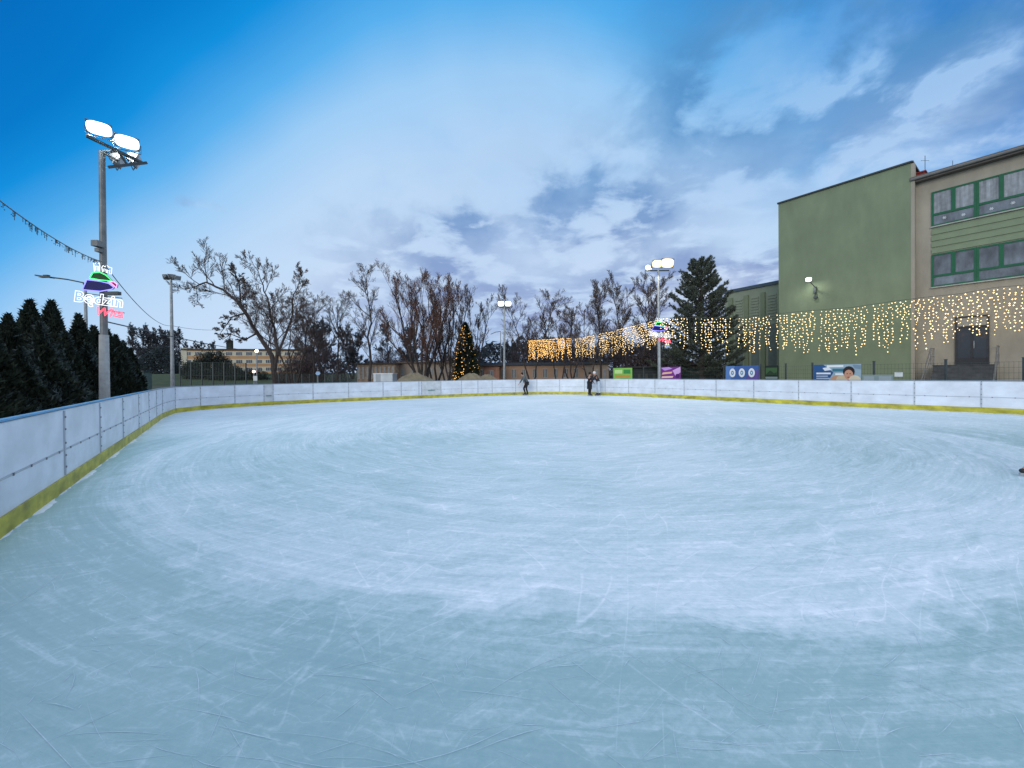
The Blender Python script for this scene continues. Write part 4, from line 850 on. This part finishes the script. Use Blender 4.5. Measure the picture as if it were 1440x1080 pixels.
for side in (td0-.78, td1+.32):
    mb = MB(); r0 = 1.3+(ns-1)*.28
    p = lambda o, z: Q0+ub*side+nb*o+Vector((0, 0, z))
    mb.tube([p(.15, zd0+.95), p(1.3, zd0+.95), p(r0, .95), p(r0, 0)], .025, 6); mb.tube([p(.15, zd0+.5), p(1.3, zd0+.5), p(r0, .5)], .018, 6)
    for o, z in ((.15, zd0), (1.3, zd0)): mb.tube([p(o, z), p(o, z+.95)], .022, 6)
    mb.build('railing', mat('railing', (.20, .20, .20), .45, metal=.4), sch)
mb = MB(); bbox(mb, .01, LB, .0, .55, .002, .035); mb.build('plinth', mat('plinth', (.15, .155, .13), .9, .15, 2), sch)

# ------------------------------------------------------------------ fence with banners on the right
fl = [(862, 30), (905, 28.3), (957, 26.3), (1018, 24.2), (1070, 22.2), (1105, 21.0), (1142.5, 19.7), (1229, 17.4), (1330, 15.6), (1440, 14.0), (1560, 12.6)]
fence = thing('mesh_fence', Vector((X(1100, 21), 21, 0)), 'dark wire mesh fence carrying banners behind the right boards', 'fence')
FH = 1.98; fp = []
for px, d in fl: g = gp(px, d); g.z = -.06; fp.append(g)
for g in fp:
    mb = MB(); mb.box(g+Vector((0, 0, FH/2+.06)), (.06, .06, FH+.12)); mb.box(g+Vector((0, 0, FH+.13)), (.08, .08, .02)); mb.build('post', M_poled, fence)
M_mesh = mat('mesh_wire', (.04, .06, .055), .6)
for a, b in zip(fp[:-1], fp[1:]):
    mb = MB(); ln = (b-a).length; u = (b-a).normalized(); k = int(ln/.11)
    for j in range(1, k): p = a+u*(ln*j/k); mb.tube([p+Vector((0, 0, .1)), p+Vector((0, 0, FH))], .0035, 3, False)
    for j in range(10): z = .12+j*(FH-.14)/9; mb.tube([a+Vector((0, 0, z)), b+Vector((0, 0, z))], .005, 3, False)
    mb.build('mesh_panel', M_mesh, fence)
def fdepth(px):
    for (a, da), (b, db) in zip(fl[:-1], fl[1:]):
        if a <= px <= b:                      # straight run between posts
            A = P(a, 520, da); B = P(b, 520, db); d = ray(px, 520); e = B-A
            den = e.x*d.y-e.y*d.x; t = (A.y*d.x-A.x*d.y)/den; return A.y+e.y*t
PC = {}
def pc(c):
    if c not in PC: PC[c] = mat('print_%02x%02x%02x' % c, lin(*c), .55, .05)
    return PC[c]
def banner(px0, px1, py0, label, bgc, art, z0=.75):
    A = P(px0, py0, fdepth(px0)-.07); B = P(px1, py0, fdepth(px1)-.07); zt_ = (A.z+B.z)/2; A.z = B.z = 0; u = (B-A); ln = u.length; u.normalize(); n = Vector((u.y, -u.x, 0)); n = n if n.dot(-A) > 0 else -n
    root = thing('banner', A.lerp(B, .5)+Vector((0, 0, z0)), label, 'banner', 'advertising banners on the mesh fence')
    mb = MB(); mb.box(A.lerp(B, .5)+Vector((0, 0, (z0+zt_)/2)), (ln, .012, zt_-z0), u); mb.build('sheet', pc(bgc), root)
    mats = []; mb = MB(); h = zt_-z0; lay = 0
    for s in art:
        c = s[-1]
        if pc(c) not in mats: mats.append(pc(c))
        mb.mi(mats.index(pc(c))); lay += 1; off = .008+.0012*lay
        def pt(x, y): return A+u*(x*ln)+Vector((0, 0, zt_-y*h))+n*off
        if s[0] == 'r': _, x, y, w_, hh, _c = s; mb.add([pt(x, y+hh), pt(x+w_, y+hh), pt(x+w_, y), pt(x, y)], [(0, 1, 2, 3)])
        elif s[0] == 'p': mb.add([pt(x, y) for x, y in s[1]], [tuple(range(len(s[1])))])
        elif s[0] == 'e':
            _, x, y, rx, ry, _c = s; mb.add([pt(x+rx*math.cos(k*.3927), y+ry*math.sin(k*.3927)) for k in range(16)], [tuple(range(16))])
    mb.build('print', mats, root)
banner(862.5, 889, 517.5, 'lime green banner left of the emblem mast', (130, 190, 90), [('r', .08, .12, .4, .22, (190, 225, 150)), ('r', .55, .1, .36, .25, (60, 140, 70)), ('r', .1, .42, .8, .16, (190, 150, 70)), ('r', .08, .64, .3, .12, (200, 220, 120)), ('r', .5, .66, .4, .14, (90, 150, 60))])
banner(929.5, 957, 516, 'purple banner right beside the emblem mast', (120, 50, 140), [('p', [(0, .05), (.4, 0), (.6, .1), (.2, .2)], (190, 150, 220)), ('p', [(.1, .3), (.6, .26), (.55, .36), (.05, .42)], (235, 190, 160)), ('p', [(.05, .52), (.65, .5), (.6, .6), (.02, .62)], (240, 200, 190)), ('p', [(.6, .2), (1, .0), (1, .3), (.75, .5)], (210, 170, 225)), ('e', .85, .5, .1, .12, (80, 30, 110))])
banner(1020.5, 1067, 514.5, 'blue banner with three white round emblems', (62, 98, 160), [('p', [(0, 0), (.3, 0), (.12, .8), (0, .8)], (90, 130, 190)), ('p', [(.72, .3), (1, .2), (1, .8), (.6, .8)], (95, 80, 150))] + [q for cx_ in (.22, .51, .80) for q in (('e', cx_, .34, .095, .22, (225, 232, 240)), ('e', cx_, .34, .045, .11, (90, 140, 180)), ('p', [(cx_-.02, .30), (cx_+.02, .30), (cx_, .42)], (225, 232, 240)))])
banner(1144.5, 1211, 512.5, 'blue and white banner with a child\'s face, left of the tall fence post', (150, 175, 190), [
    ('p', [(0, 0), (.22, 0), (.44, .33), (.28, .8), (0, .8)], (45, 88, 140)), ('p', [(.2, .14), (.34, .10), (.40, .22), (.25, .26)], (225, 232, 240)), ('r', .06, .33, .32, .07, (225, 232, 240)), ('r', .06, .46, .26, .04, (180, 200, 220)), ('r', .06, .55, .3, .04, (180, 200, 220)),
    ('r', .3, .03, .35, .08, (230, 235, 240)), ('r', .42, .17, .24, .12, (60, 120, 140)), ('r', .48, .36, .18, .08, (230, 235, 240)), ('e', .5, .62, .12, .16, (196, 150, 120)), ('e', .62, .60, .12, .16, (205, 190, 160)),
    ('e', .76, .30, .12, .22, (45, 35, 35)), ('e', .76, .42, .09, .20, (200, 150, 125)), ('e', .73, .38, .012, .02, (40, 25, 25)), ('e', .79, .38, .012, .02, (40, 25, 25)), ('e', .76, .52, .03, .02, (150, 70, 70)), ('e', .88, .62, .12, .18, (215, 205, 180)), ('p', [(.74, .62), (.78, .62), (.77, .8), (.75, .8)], (170, 40, 50)), ('p', [(.84, .02), (1, .05), (1, .2), (.88, .16)], (120, 145, 165))])
banner(1212.5, 1256, 527, 'low grey white banner strip right of the child banner', (128, 148, 150), [('r', .05, .1, .35, .3, (150, 165, 170)), ('r', .55, .1, .4, .3, (150, 165, 170))])
banner(1258, 1269.5, 523.5, 'small white sign on the fence left of the school steps', (205, 212, 215), [('r', .15, .1, .7, .06, (120, 130, 140))], z0=1.35)
banner(1075.5, 1094.5, 514, 'dark framed notice board left of the green hall corner', (28, 40, 34), [('r', .08, .10, .84, .34, (60, 92, 58)), ('p', [(.1, .4), (.4, .22), (.7, .36), (.9, .3), (.9, .44), (.1, .44)], (38, 60, 40)), ('r', .05, .52, .9, .1, (120, 140, 140))])

# ------------------------------------------------------------------ far buildings
def facade(name, px0, px1, d, ytop, label, wallm, depth=9, floors=2, cols=8, win=(.6, .5), band=None, roofm=None, roofh=.3, zfloor=0, slope=0, group=None, winw=M_pn, frame=None):
    A = gp(px0, d); B = gp(px1, d+slope); zt_ = P((px0+px1)/2, ytop, d+slope/2).z; g = min(A.z, B.z)-.3; A.z = B.z = 0; u = (B-A); ln = u.length; u.normalize(); n = Vector((u.y, -u.x, 0)); n = n if n.dot(-A) > 0 else -n
    r = thing(name, A.lerp(B, .5)+Vector((0, 0, g)), label, 'building', group)
    def bx(mb, t0, t1, z0, z1, o0, o1): return hall_box(mb, t0, t1, z0, z1, o0, o1, A, u, n)
    mb = MB(); bx(mb, 0, ln, g, zt_, -depth, 0); mb.build('wall', wallm, r)
    mb = MB(); bx(mb, -.2, ln+.2, zt_+.003, zt_+roofh, -depth-.1, .35); mb.build('roof', roofm or mat('roof_dark', (.05, .05, .055), .8), r)
    H = zt_-g-.4; fh = H/floors
    for f in range(floors):
        if band:
            mb = MB(); bx(mb, ln*.04, ln, g+.3+fh*f+fh*.30, g+.3+fh*f+fh*.92, .002, .03); mb.build('white_band', band, r)
        for c in range(cols):
            t0 = ln*(c+.5)/cols-ln/cols*win[0]/2; t1 = t0+ln/cols*win[0]; z0 = g+.3+fh*(f+.60-win[1]/2); z1 = z0+fh*win[1]
            mb = MB(); bx(mb, t0, t1, z0, z1, .034, .06); w = mb.build('window', frame or mat('frame_pale', (.35, .37, .38), .6), r)
            mb = MB(); k = 3
            for j in range(k): a = t0+(t1-t0)*j/k+.05; b = t0+(t1-t0)*(j+1)/k-.05; bx(mb, a, b, z0+.07, z1-.07, .061, .07)
            mb.build('pane', winw, w)
    return r, A, u, n, ln, zt_, g, bx
M_or = mat('orange_render', (.42, .25, .13), .85, .12, .3); M_pale = mat('pale_band', (.46, .45, .36), .8); M_wd = mat('window_dark', (.05, .065, .08), .25, spec=.5)
r, A, u, n, ln, zt_, g, bx = facade('orange_school', 257, 425, 88, 492.5, 'orange and cream school with flat dark roof, far left behind the dome shaped tree', M_or, 10, 3, 12, (.62, .46), M_pale, winw=M_wd, slope=6)
mb = MB(); bx(mb, -.25, .9, g, zt_+.5, -10, .10); mb.build('end_pier', M_pale, r)
mb = MB(); bx(mb, 7.5, 8.6, zt_+.31, zt_+2.6, -4, -3); mb.build('chimney', M_bush, r)
M_be = mat('beige_low', (.33, .27, .22), .85, .12, .5); M_pk = mat('peach_low', (.36, .24, .17), .85, .12, .5)
facade('low_pavilion', 502, 556, 52, 512, 'low beige pavilion with vertical slats behind the slim tall tree', mat('slat_wall', (.30, .22, .16), .85, .35, 2.5), 6, 1, 9, (.45, .6), winw=M_wd, roofh=.15)
facade('low_building', 560, 640, 54, 510.5, 'long beige single storey building behind the reddish trees', M_be, 6, 1, 6, (.3, .3), winw=M_wd, roofm=mat('roof_brown', (.12, .09, .08), .8), roofh=.2)
facade('low_building', 672, 832, 50, 513.5, 'long peach single storey building with small paned windows behind the skater', M_pk, 7, 1, 11, (.42, .50), winw=M_wd, roofm=mat('roof_blue', (.045, .06, .08), .7), roofh=.35, group='single storey buildings beyond the rink')
facade('brick_garage', 680, 702, 47, 515, 'small brick coloured shed with an arched door left of the distant lit mast', mat('brickish', (.32, .17, .12), .85, .2, 2), 3, 1, 1, (.3, .45), winw=M_wd, roofh=.12)
facade('low_building', 834, 856, 41, 512, 'small yellowish annex right behind the couple at the boards', M_be, 4, 1, 2, (.3, .45), winw=M_wd, roofh=.12)
facade('dark_kiosk', 893, 925, 33, 517, 'dark kiosk between the green banner and the emblem mast', mat('kiosk', (.03, .035, .04), .7), 3, 1, 3, (.35, .4), winw=mat('kiosk_pane', (.08, .09, .08), .4), roofh=.1, frame=mat('kiosk_frame', (.05, .05, .05), .6))
facade('green_hut', 966, 1008, 31, 513.5, 'dark green hut under the pine', mat('hut', (.02, .05, .045), .7), 3, 1, 3, (.5, .5), winw=mat('hut_pane', (.05, .09, .09), .3), roofh=.1, frame=mat('hut_frame', (.02, .04, .04), .6))
# small green transformer box at the end of the hedge
b = gp(200, 34); tb_ = thing('utility_cabinet', b, 'pale green utility cabinet just past the far end of the hedge', 'cabinet')
mb = MB(); mb.box(b+Vector((0, 0, 1.0)), (.95, .8, 2.1)); mb.build('body', mat('cab_green', (.10, .15, .14), .7, .2), tb_); mb = MB(); mb.box(b+Vector((0, 0, 2.1)), (1.1, .95, .12)); mb.build('lid', M_poled, tb_); mb = MB(); mb.box(b+Vector((0, -.42, 1.05)), (.7, .02, 1.6)); mb.build('door', mat('cab_door', (.13, .18, .17), .6), tb_)
# left grass strip, fences, little things beyond
def strip(name, pxs, d0, d1, m, z=.03):
    mb = MB(); vs = []
    for px in pxs:
        for k in range(7): d = d0+(d1-d0)*k/6; x = X(px, d); vs.append((x, d, gz(x, d)+z))
    mb.add(vs, [(i*7+k, (i+1)*7+k, (i+1)*7+k+1, i*7+k+1) for i in range(len(pxs)-1) for k in range(6)]); return tag(mb.build(name, m), kind='structure')
strip('lawn', list(range(150, 420, 15)), 45, 86, M_grass)
def far_fence(px0, px1, d, h, label, n):
    A, B = gp(px0, d), gp(px1, d); r = thing('mesh_fence', A.lerp(B, .5), label, 'fence', 'dark fences beyond the left boards')
    for i in range(n+1):
        p = A.lerp(B, i/n); mb = MB(); mb.box(p+Vector((0, 0, h/2)), (.1, .1, h)); mb.build('post', M_poled, r)
    for i in range(n):
        a, b = A.lerp(B, i/n), A.lerp(B, (i+1)/n); mb = MB(); ln = (b-a).length; k = int(ln/.16)
        for j in range(k): p = a.lerp(b, (j+.5)/k); mb.tube([p, p+Vector((0, 0, h))], .016, 3, False)
        for z in (.1, h*.5, h-.03): mb.tube([a+Vector((0, 0, z)), b+Vector((0, 0, z))], .02, 4, False)
        mb.build('mesh_panel', M_mesh, r)
far_fence(253, 346, 42, 2.9, 'dark mesh fence in front of the orange school', 6)
far_fence(392, 500, 46, 1.6, 'low slatted wooden fence behind the far left boards', 10)
b = gp(353, 45); sl2 = thing('street_lamp', b, 'far street lamp with a warm glowing bulb before the orange school', 'street lamp')
mb = MB(); t = P(361, 493.5, 45); mb.tube([gp(361, 45), t], .06, 6); mb.build('pole', M_pole, sl2); mb = MB(); mb.ball(t, .17, 10, 6); mb.build('globe', em('globe_warm', (.9, .8, .6), (1, .8, .5), 12), sl2)
for px, py, s_, c, lb in ((357, 522.5, .16, (1, .45, .4), 'small pinkish light glowing low in front of the orange school'),):
    b = gp(px, 45); r = thing('post_light', b, lb, 'lamp'); mb = MB(); mb.tube([b, P(px, py+2, 45)], .05, 6); mb.build('post', M_pole, r); mb = MB(); mb.ball(P(px, py, 45), s_, 10, 6); mb.build('bulb', em('bulb_pink', (.9, .5, .4), c, 6), r)
b = gp(359, 44); r = thing('notice_sign', b, 'small white notice sign beyond the boards near the leaning tree', 'sign'); mb = MB(); mb.tube([b, P(359, 530, 44)], .04, 5); mb.build('post', M_pole, r); mb = MB(); mb.box(P(359, 532, 43.9), (.45, .03, .55)); mb.build('plate', pc((225, 232, 235)), r)
b = gp(447, 42); r = thing('round_sign', b, 'small pale blue road sign on a post between the bare trees', 'sign'); mb = MB(); mb.tube([b, P(447, 525, 42)], .035, 5); mb.build('post', M_pole, r); mb = MB(); c_ = P(447, 525, 41.9); mb.add([c_+Vector((.28*math.cos(k*1.0472), 0, .22*math.sin(k*1.0472))) for k in range(6)]+[c_+Vector((.28*math.cos(k*1.0472), .03, .22*math.sin(k*1.0472))) for k in range(6)], [tuple(range(6)), tuple(range(6, 12))[::-1]]+[(k, (k+1) % 6, 6+(k+1) % 6, 6+k) for k in range(6)]); mb.build('plate', pc((150, 185, 220)), r)
# white container-like tarp and sand piles
b = gp(542, 41); r = thing('site_container', b, 'white box trailer half hidden by the sand pile', 'container')
mb = MB(); mb.box(Vector((b.x, b.y, P(542, 530, 41).z-.35)), (2.0, 1.6, 1.5)); mb.build('body', pc((215, 225, 232)), r); mb = MB(); mb.box(Vector((b.x, b.y, P(542, 525.6, 41).z)), (2.1, 1.7, .06)); mb.build('roof', pc((235, 240, 245)), r)
mb = MB(); mb.box(Vector((b.x-.5, b.y-.81, P(542, 531, 41).z)), (.5, .02, .9)); mb.build('door', pc((170, 180, 190)), r)
def pile(px0, px1, top, d, label):
    A, B = gp(px0, d), gp(px1, d); h = P((px0+px1)/2, top, d).z+.1; w_ = (B-A).length; c = A.lerp(B, .5); mb = MB(); na, nr = 28, 9; vs = [(c.x, c.y, h)]
    for i in range(1, nr+1):
        s_ = i/nr
        for k in range(na):
            a = 2*math.pi*k/na; rr = s_*w_*.55*(1+.08*math.sin(a*3+px0)); vs.append((c.x+math.cos(a)*rr, c.y+math.sin(a)*rr*.5, c.z-.1+(h-c.z+.1)*(1-s_**1.5)*(1+random.uniform(-.07, .07))))
    fs = [(0, 1+k, 1+(k+1) % na) for k in range(na)]+[(1+i*na+k, 1+(i+1)*na+k, 1+(i+1)*na+(k+1) % na, 1+i*na+(k+1) % na) for i in range(nr-1) for k in range(na)]
    mb.add(vs, fs); tag(mb.build('sand_pile', mat('sand', (.20, .175, .125), .95, .2, 3, .5), origin=c, smooth=True), label, 'sand pile', 'sand piles behind the boards')
pile(536, 628, 526, 35, 'long grey brown sand pile below the reddish trees'); pile(628, 698, 526.5, 36, 'smaller sand pile in front of the lit christmas tree')
pile(655, 715, 528, 38, 'low sand heap left of the skater')
# thin street lamp near distant mast
b = gp(704, 52); r = thing('street_lamp', b, 'thin distant street lamp just left of the lit twin lamp mast', 'street lamp'); t = P(704, 466, 52); mb = MB(); mb.tube([b, t], [.08, .05], 6); mb.build('pole', M_pole, r); mb = MB(); mb.tube([t, P(697, 467, 52), P(690, 470, 52)], .04, 5); mb.build('arm', M_poled, r)

# ------------------------------------------------------------------ people
def skin(name, J, E, parent, m, root_key, sub=2):
    keys = list(J); idx = {k: i for i, k in enumerate(keys)}
    me = bpy.data.meshes.new(name); me.from_pydata([J[k][0] for k in keys], [(idx[a], idx[b]) for a, b in E], [])
    o = bpy.data.objects.new(name, me); COL.objects.link(o)
    md = o.modifiers.new('s', 'SKIN'); md.use_smooth_shade = True
    for k in keys:
        sv = me.skin_vertices[0].data[idx[k]]; r_ = J[k][1]; sv.radius = r_ if hasattr(r_, '__len__') else (r_, r_); sv.use_root = (k == root_key)
    s2 = o.modifiers.new('u', 'SUBSURF'); s2.levels = sub; s2.render_levels = sub
    bpy.context.view_layer.update(); ev = bpy.data.meshes.new_from_object(o.evaluated_get(bpy.context.evaluated_depsgraph_get()))
    bpy.data.objects.remove(o); n = bpy.data.objects.new(name, ev); COL.objects.link(n); ev.materials.clear(); ev.materials.append(m); n.parent = parent
    return n
def person(loc, rz, scale, J, label, jacket, trousers, hair, shoe, hat=None, coat=False, bag=None):
    """J: joint positions facing -x; +y is the figure's left... heights in metres"""
    root = thing('person', loc, label, 'person'); root.rotation_euler.z = rz; root.scale = (scale,)*3
    V = {k: Vector(p) for k, p in J.items()}
    fw = Vector((-1, 0, 0)); hd = V['head']; nk = V['neck']
    B = {'pelvis': (V['pelvis'], .12), 'chest': (V['chest'], .13), 'neck': (nk, .055), 'chin': (hd+Vector((-.02, 0, -.07)), .07), 'head': (hd, .085), 'crown': (hd+Vector((.015, 0, .07)), .078), 'nose': (hd+fw*.098+Vector((0, 0, -.01)), .012)}
    E = [('pelvis', 'chest'), ('chest', 'neck'), ('neck', 'chin'), ('chin', 'head'), ('head', 'crown'), ('head', 'nose')]
    for s in 'lr':
        for a, r_ in (('sh', .055), ('el', .04), ('wr', .027), ('hip', .085), ('kn', .055), ('an', .036), ('toe', .035)): B[a+s] = (V[a+s], r_)
        E += [('chest', 'sh'+s), ('sh'+s, 'el'+s), ('el'+s, 'wr'+s), ('pelvis', 'hip'+s), ('hip'+s, 'kn'+s), ('kn'+s, 'an'+s), ('an'+s, 'toe'+s)]
        d = (V['wr'+s]-V['el'+s]).normalized(); sd = d.cross(Vector((1, .2, 0))).normalized(); pm = V['wr'+s]+d*.055
        B['palm'+s] = (pm, (.032, .018)); E.append(('wr'+s, 'palm'+s))
        for i in range(4):
            o_ = sd*((i-1.5)*.020); l_ = (.07, .08, .075, .06)[i]; nm = 'f%d%s' % (i, s); cu = Vector((-.02, 0, 0))
            B[nm+'a'] = (pm+d*.045+o_, .010); B[nm+'b'] = (pm+d*(.045+l_*.6)+o_+cu*.6, .009); B[nm+'c'] = (pm+d*(.045+l_*.9)+o_+cu*1.6, .008)
            E += [('palm'+s, nm+'a'), (nm+'a', nm+'b'), (nm+'b', nm+'c')]
        B['th'+s] = (pm+sd*-.04+d*.01, .010); B['tt'+s] = (pm+sd*-.055+d*.045, .009); E += [('palm'+s, 'th'+s), ('th'+s, 'tt'+s)]
    skin('body', B, E, root, mat('skin', (.42, .24, .17), .6, .08), 'pelvis')
    # jacket
    Jk = {'pelvis': (V['pelvis']+Vector((0, 0, .02)), (.165, .15)), 'waist': (V['pelvis'].lerp(V['chest'], .45), (.15, .145)), 'chest': (V['chest'], (.17, .155)), 'coll': (nk-Vector((0, 0, .03)), .085)}
    Je = [('pelvis', 'waist'), ('waist', 'chest'), ('chest', 'coll')]
    for s in 'lr':
        for a, r_ in (('sh', .085), ('el', .062), ('wr', .046)): Jk[a+s] = (V[a+s], r_)
        Je += [('chest', 'sh'+s), ('sh'+s, 'el'+s), ('el'+s, 'wr'+s)]
    skin('jacket', Jk, Je, root, jacket, 'waist')
    T = {'pelvis': (V['pelvis']+Vector((0, 0, -.03)), .14)}; Te = []
    for s in 'lr':
        for a, r_ in (('hip', .115), ('kn', .078), ('an', .062)): T[a+s] = (V[a+s]+Vector((0, 0, .03 if a == 'an' else 0)), r_)
        Te += [('pelvis', 'hip'+s), ('hip'+s, 'kn'+s), ('kn'+s, 'an'+s)]
    skin('trousers', T, Te, root, trousers, 'pelvis')
    if coat:
        mb = MB(); top = V['pelvis']+Vector((0, 0, .12)); ring = []
        for i, (z, r1, r2) in enumerate(((0, .18, .15), (-.3, .2, .17), (-.6, .21, .18))):
            ring += [top+Vector((math.cos(k*.5236)*r2*(1+.05*math.sin(k*3)), math.sin(k*.5236)*r1, z)) for k in range(12)]
        mb.add(ring, [(i*12+k, i*12+(k+1) % 12, (i+1)*12+(k+1) % 12, (i+1)*12+k) for i in range(2) for k in range(12)]); o = mb.build('coat_skirt', jacket, None); o.parent = root
    # hair / hat as a cap, face details
    def loc_build(mb, name, m, sm=True):
        o = mb.build(name, m, None, smooth=sm); o.parent = root; return o
    mb = MB(); mb.ball(hd+Vector((.022, 0, .04)), .108, 14, 9, (1, .92, 1)); loc_build(mb, 'hair' if not hat else 'hat', hat or hair)
    mb = MB(); [mb.ball(hd+fw*.082+Vector((0, s*.032, .012)), .012, 8, 5) for s in (-1, 1)]; loc_build(mb, 'eyes', M_poled)
    for s in 'lr':
        an, toe = V['an'+s], V['toe'+s]; dv = (toe-an); dv.z = 0; dv = dv.normalized() if dv.length > 1e-3 else fw; fz = min(toe.z, an.z)-.02
        heel = Vector((an.x, an.y, toe.z))-dv*.05
        o = skin('skate', {'cuff': (an+Vector((0, 0, .10)), .062), 'an': (an, .058), 'heel': (heel, .045), 'ball': (toe-dv*.05, .046), 'toe': (toe+dv*.03, .034)}, [('cuff', 'an'), ('an', 'heel'), ('an', 'ball'), ('ball', 'toe')], root, shoe, 'an')
        mb = MB(); c = heel.lerp(toe, .5); c.z = toe.z-.045; mb.box(c, (.30, .022, .03), dv); mb.box(c-Vector((0, 0, .022)), (.31, .004, .028), dv); ob = mb.build('blade', M_pole, None); ob.parent = o
    if bag:
        mb = MB(); mb.ball(bag, .13, 12, 8, (.7, .8, 1.3)); loc_build(mb, 'bag', pc((205, 212, 222)))
    return root
M_jg = mat('jacket_grey', (.085, .105, .115), .8, .15, 8); M_blk = mat('cloth_black', (.014, .016, .02), .85, .2, 8); M_navy = mat('cloth_navy', (.02, .022, .035), .8, .2, 8)
M_jean = mat('jeans_pale', (.42, .50, .58), .85, .15, 10); M_hair = mat('hair_dark', (.02, .015, .012), .7); M_sh = mat('skate_black', (.02, .02, .022), .4); M_hat = mat('hat_white', (.6, .6, .62), .9)
g = G(738.5, 556)
skater = dict(pelvis=(.14, 0, .98), chest=(-.05, 0, 1.30), neck=(-.15, 0, 1.48), head=(-.24, 0, 1.60), hipl=(.14, .10, .92), hipr=(.14, -.10, .92), knl=(-.08, .12, .53), knr=(.06, -.12, .54), anl=(.03, .12, .16), anr=(.16, -.12, .16), toel=(-.13, .12, .085), toer=(.0, -.13, .085),
              shl=(-.07, .19, 1.38), shr=(-.07, -.19, 1.38), ell=(-.22, .27, 1.14), elr=(-.18, -.27, 1.14), wrl=(-.36, .24, .93), wrr=(-.12, -.24, .95))
person(Vector((g.x, g.y, .0)), R(10), 1.0, skater, 'lone skater bending forward in a grey jacket and black trousers', M_jg, M_blk, M_hair, M_sh)
g = G(829.5, 556.8)
stand = dict(pelvis=(.02, 0, 1.0), chest=(0, 0, 1.34), neck=(-.01, 0, 1.53), head=(-.03, 0, 1.66), hipl=(.02, .10, .95), hipr=(.02, -.10, .95), knl=(-.01, .11, .54), knr=(-.01, -.11, .54), anl=(.03, .11, .16), anr=(.03, -.11, .16), toel=(-.13, .12, .085), toer=(-.13, -.12, .085),
             shl=(0, .20, 1.43), shr=(0, -.20, 1.43), ell=(-.04, .26, 1.16), elr=(-.04, -.26, 1.16), wrl=(-.2, .22, 1.0), wrr=(-.2, -.2, 1.02))
person(Vector((g.x, g.y, 0)), R(195), .96, stand, 'person in long black coat holding a pale bag, facing the one in jeans', M_blk, M_blk, M_hair, M_sh, coat=True, bag=Vector((-.24, .16, 1.12)))
g = G(839.5, 556.8)
lean = dict(stand, pelvis=(.12, 0, .98), chest=(-.04, 0, 1.31), neck=(-.12, 0, 1.49), head=(-.20, 0, 1.62), shl=(-.05, .20, 1.40), shr=(-.05, -.20, 1.40), ell=(-.22, .25, 1.2), elr=(-.22, -.25, 1.2), wrl=(-.42, .15, 1.1), wrr=(-.42, -.15, 1.1), hipl=(.12, .10, .93), hipr=(.12, -.10, .93), knl=(.04, .11, .53), knr=(.12, -.11, .53), anl=(.05, .12, .16), anr=(.17, -.12, .16), toel=(-.11, .13, .085), toer=(.01, -.13, .085))
person(Vector((g.x, g.y, 0)), R(-5), 1.0, lean, 'person in dark jacket, white hat and pale jeans at the boards', M_navy, M_jean, M_hair, M_sh, hat=M_hat)
g = G(1421, 667.5)
side = dict(skater, pelvis=(.85, 0, 1.0), chest=(.95, 0, 1.34), neck=(1.0, 0, 1.52), head=(1.0, 0, 1.65), hipl=(.85, .1, .95), hipr=(.85, -.1, .95), knl=(.9, .12, .54), knr=(.50, -.11, .56), anl=(.95, .12, .16), anr=(.22, -.10, .17), toel=(.79, .12, .085), toer=(.05, -.10, .085),
            shl=(.97, .2, 1.43), shr=(.97, -.2, 1.43), ell=(1.1, .3, 1.16), elr=(1.0, -.3, 1.16), wrl=(1.1, .3, .95), wrr=(.9, -.3, .95))
person(Vector((g.x, g.y, 0)), R(0), 1.0, side, 'skater outside the right edge with only a dark skate toe in view', M_blk, M_navy, M_hair, M_sh)

# ------------------------------------------------------------------ render settings
sc.render.engine = 'CYCLES'
sc.render.resolution_x, sc.render.resolution_y = 1024, 768
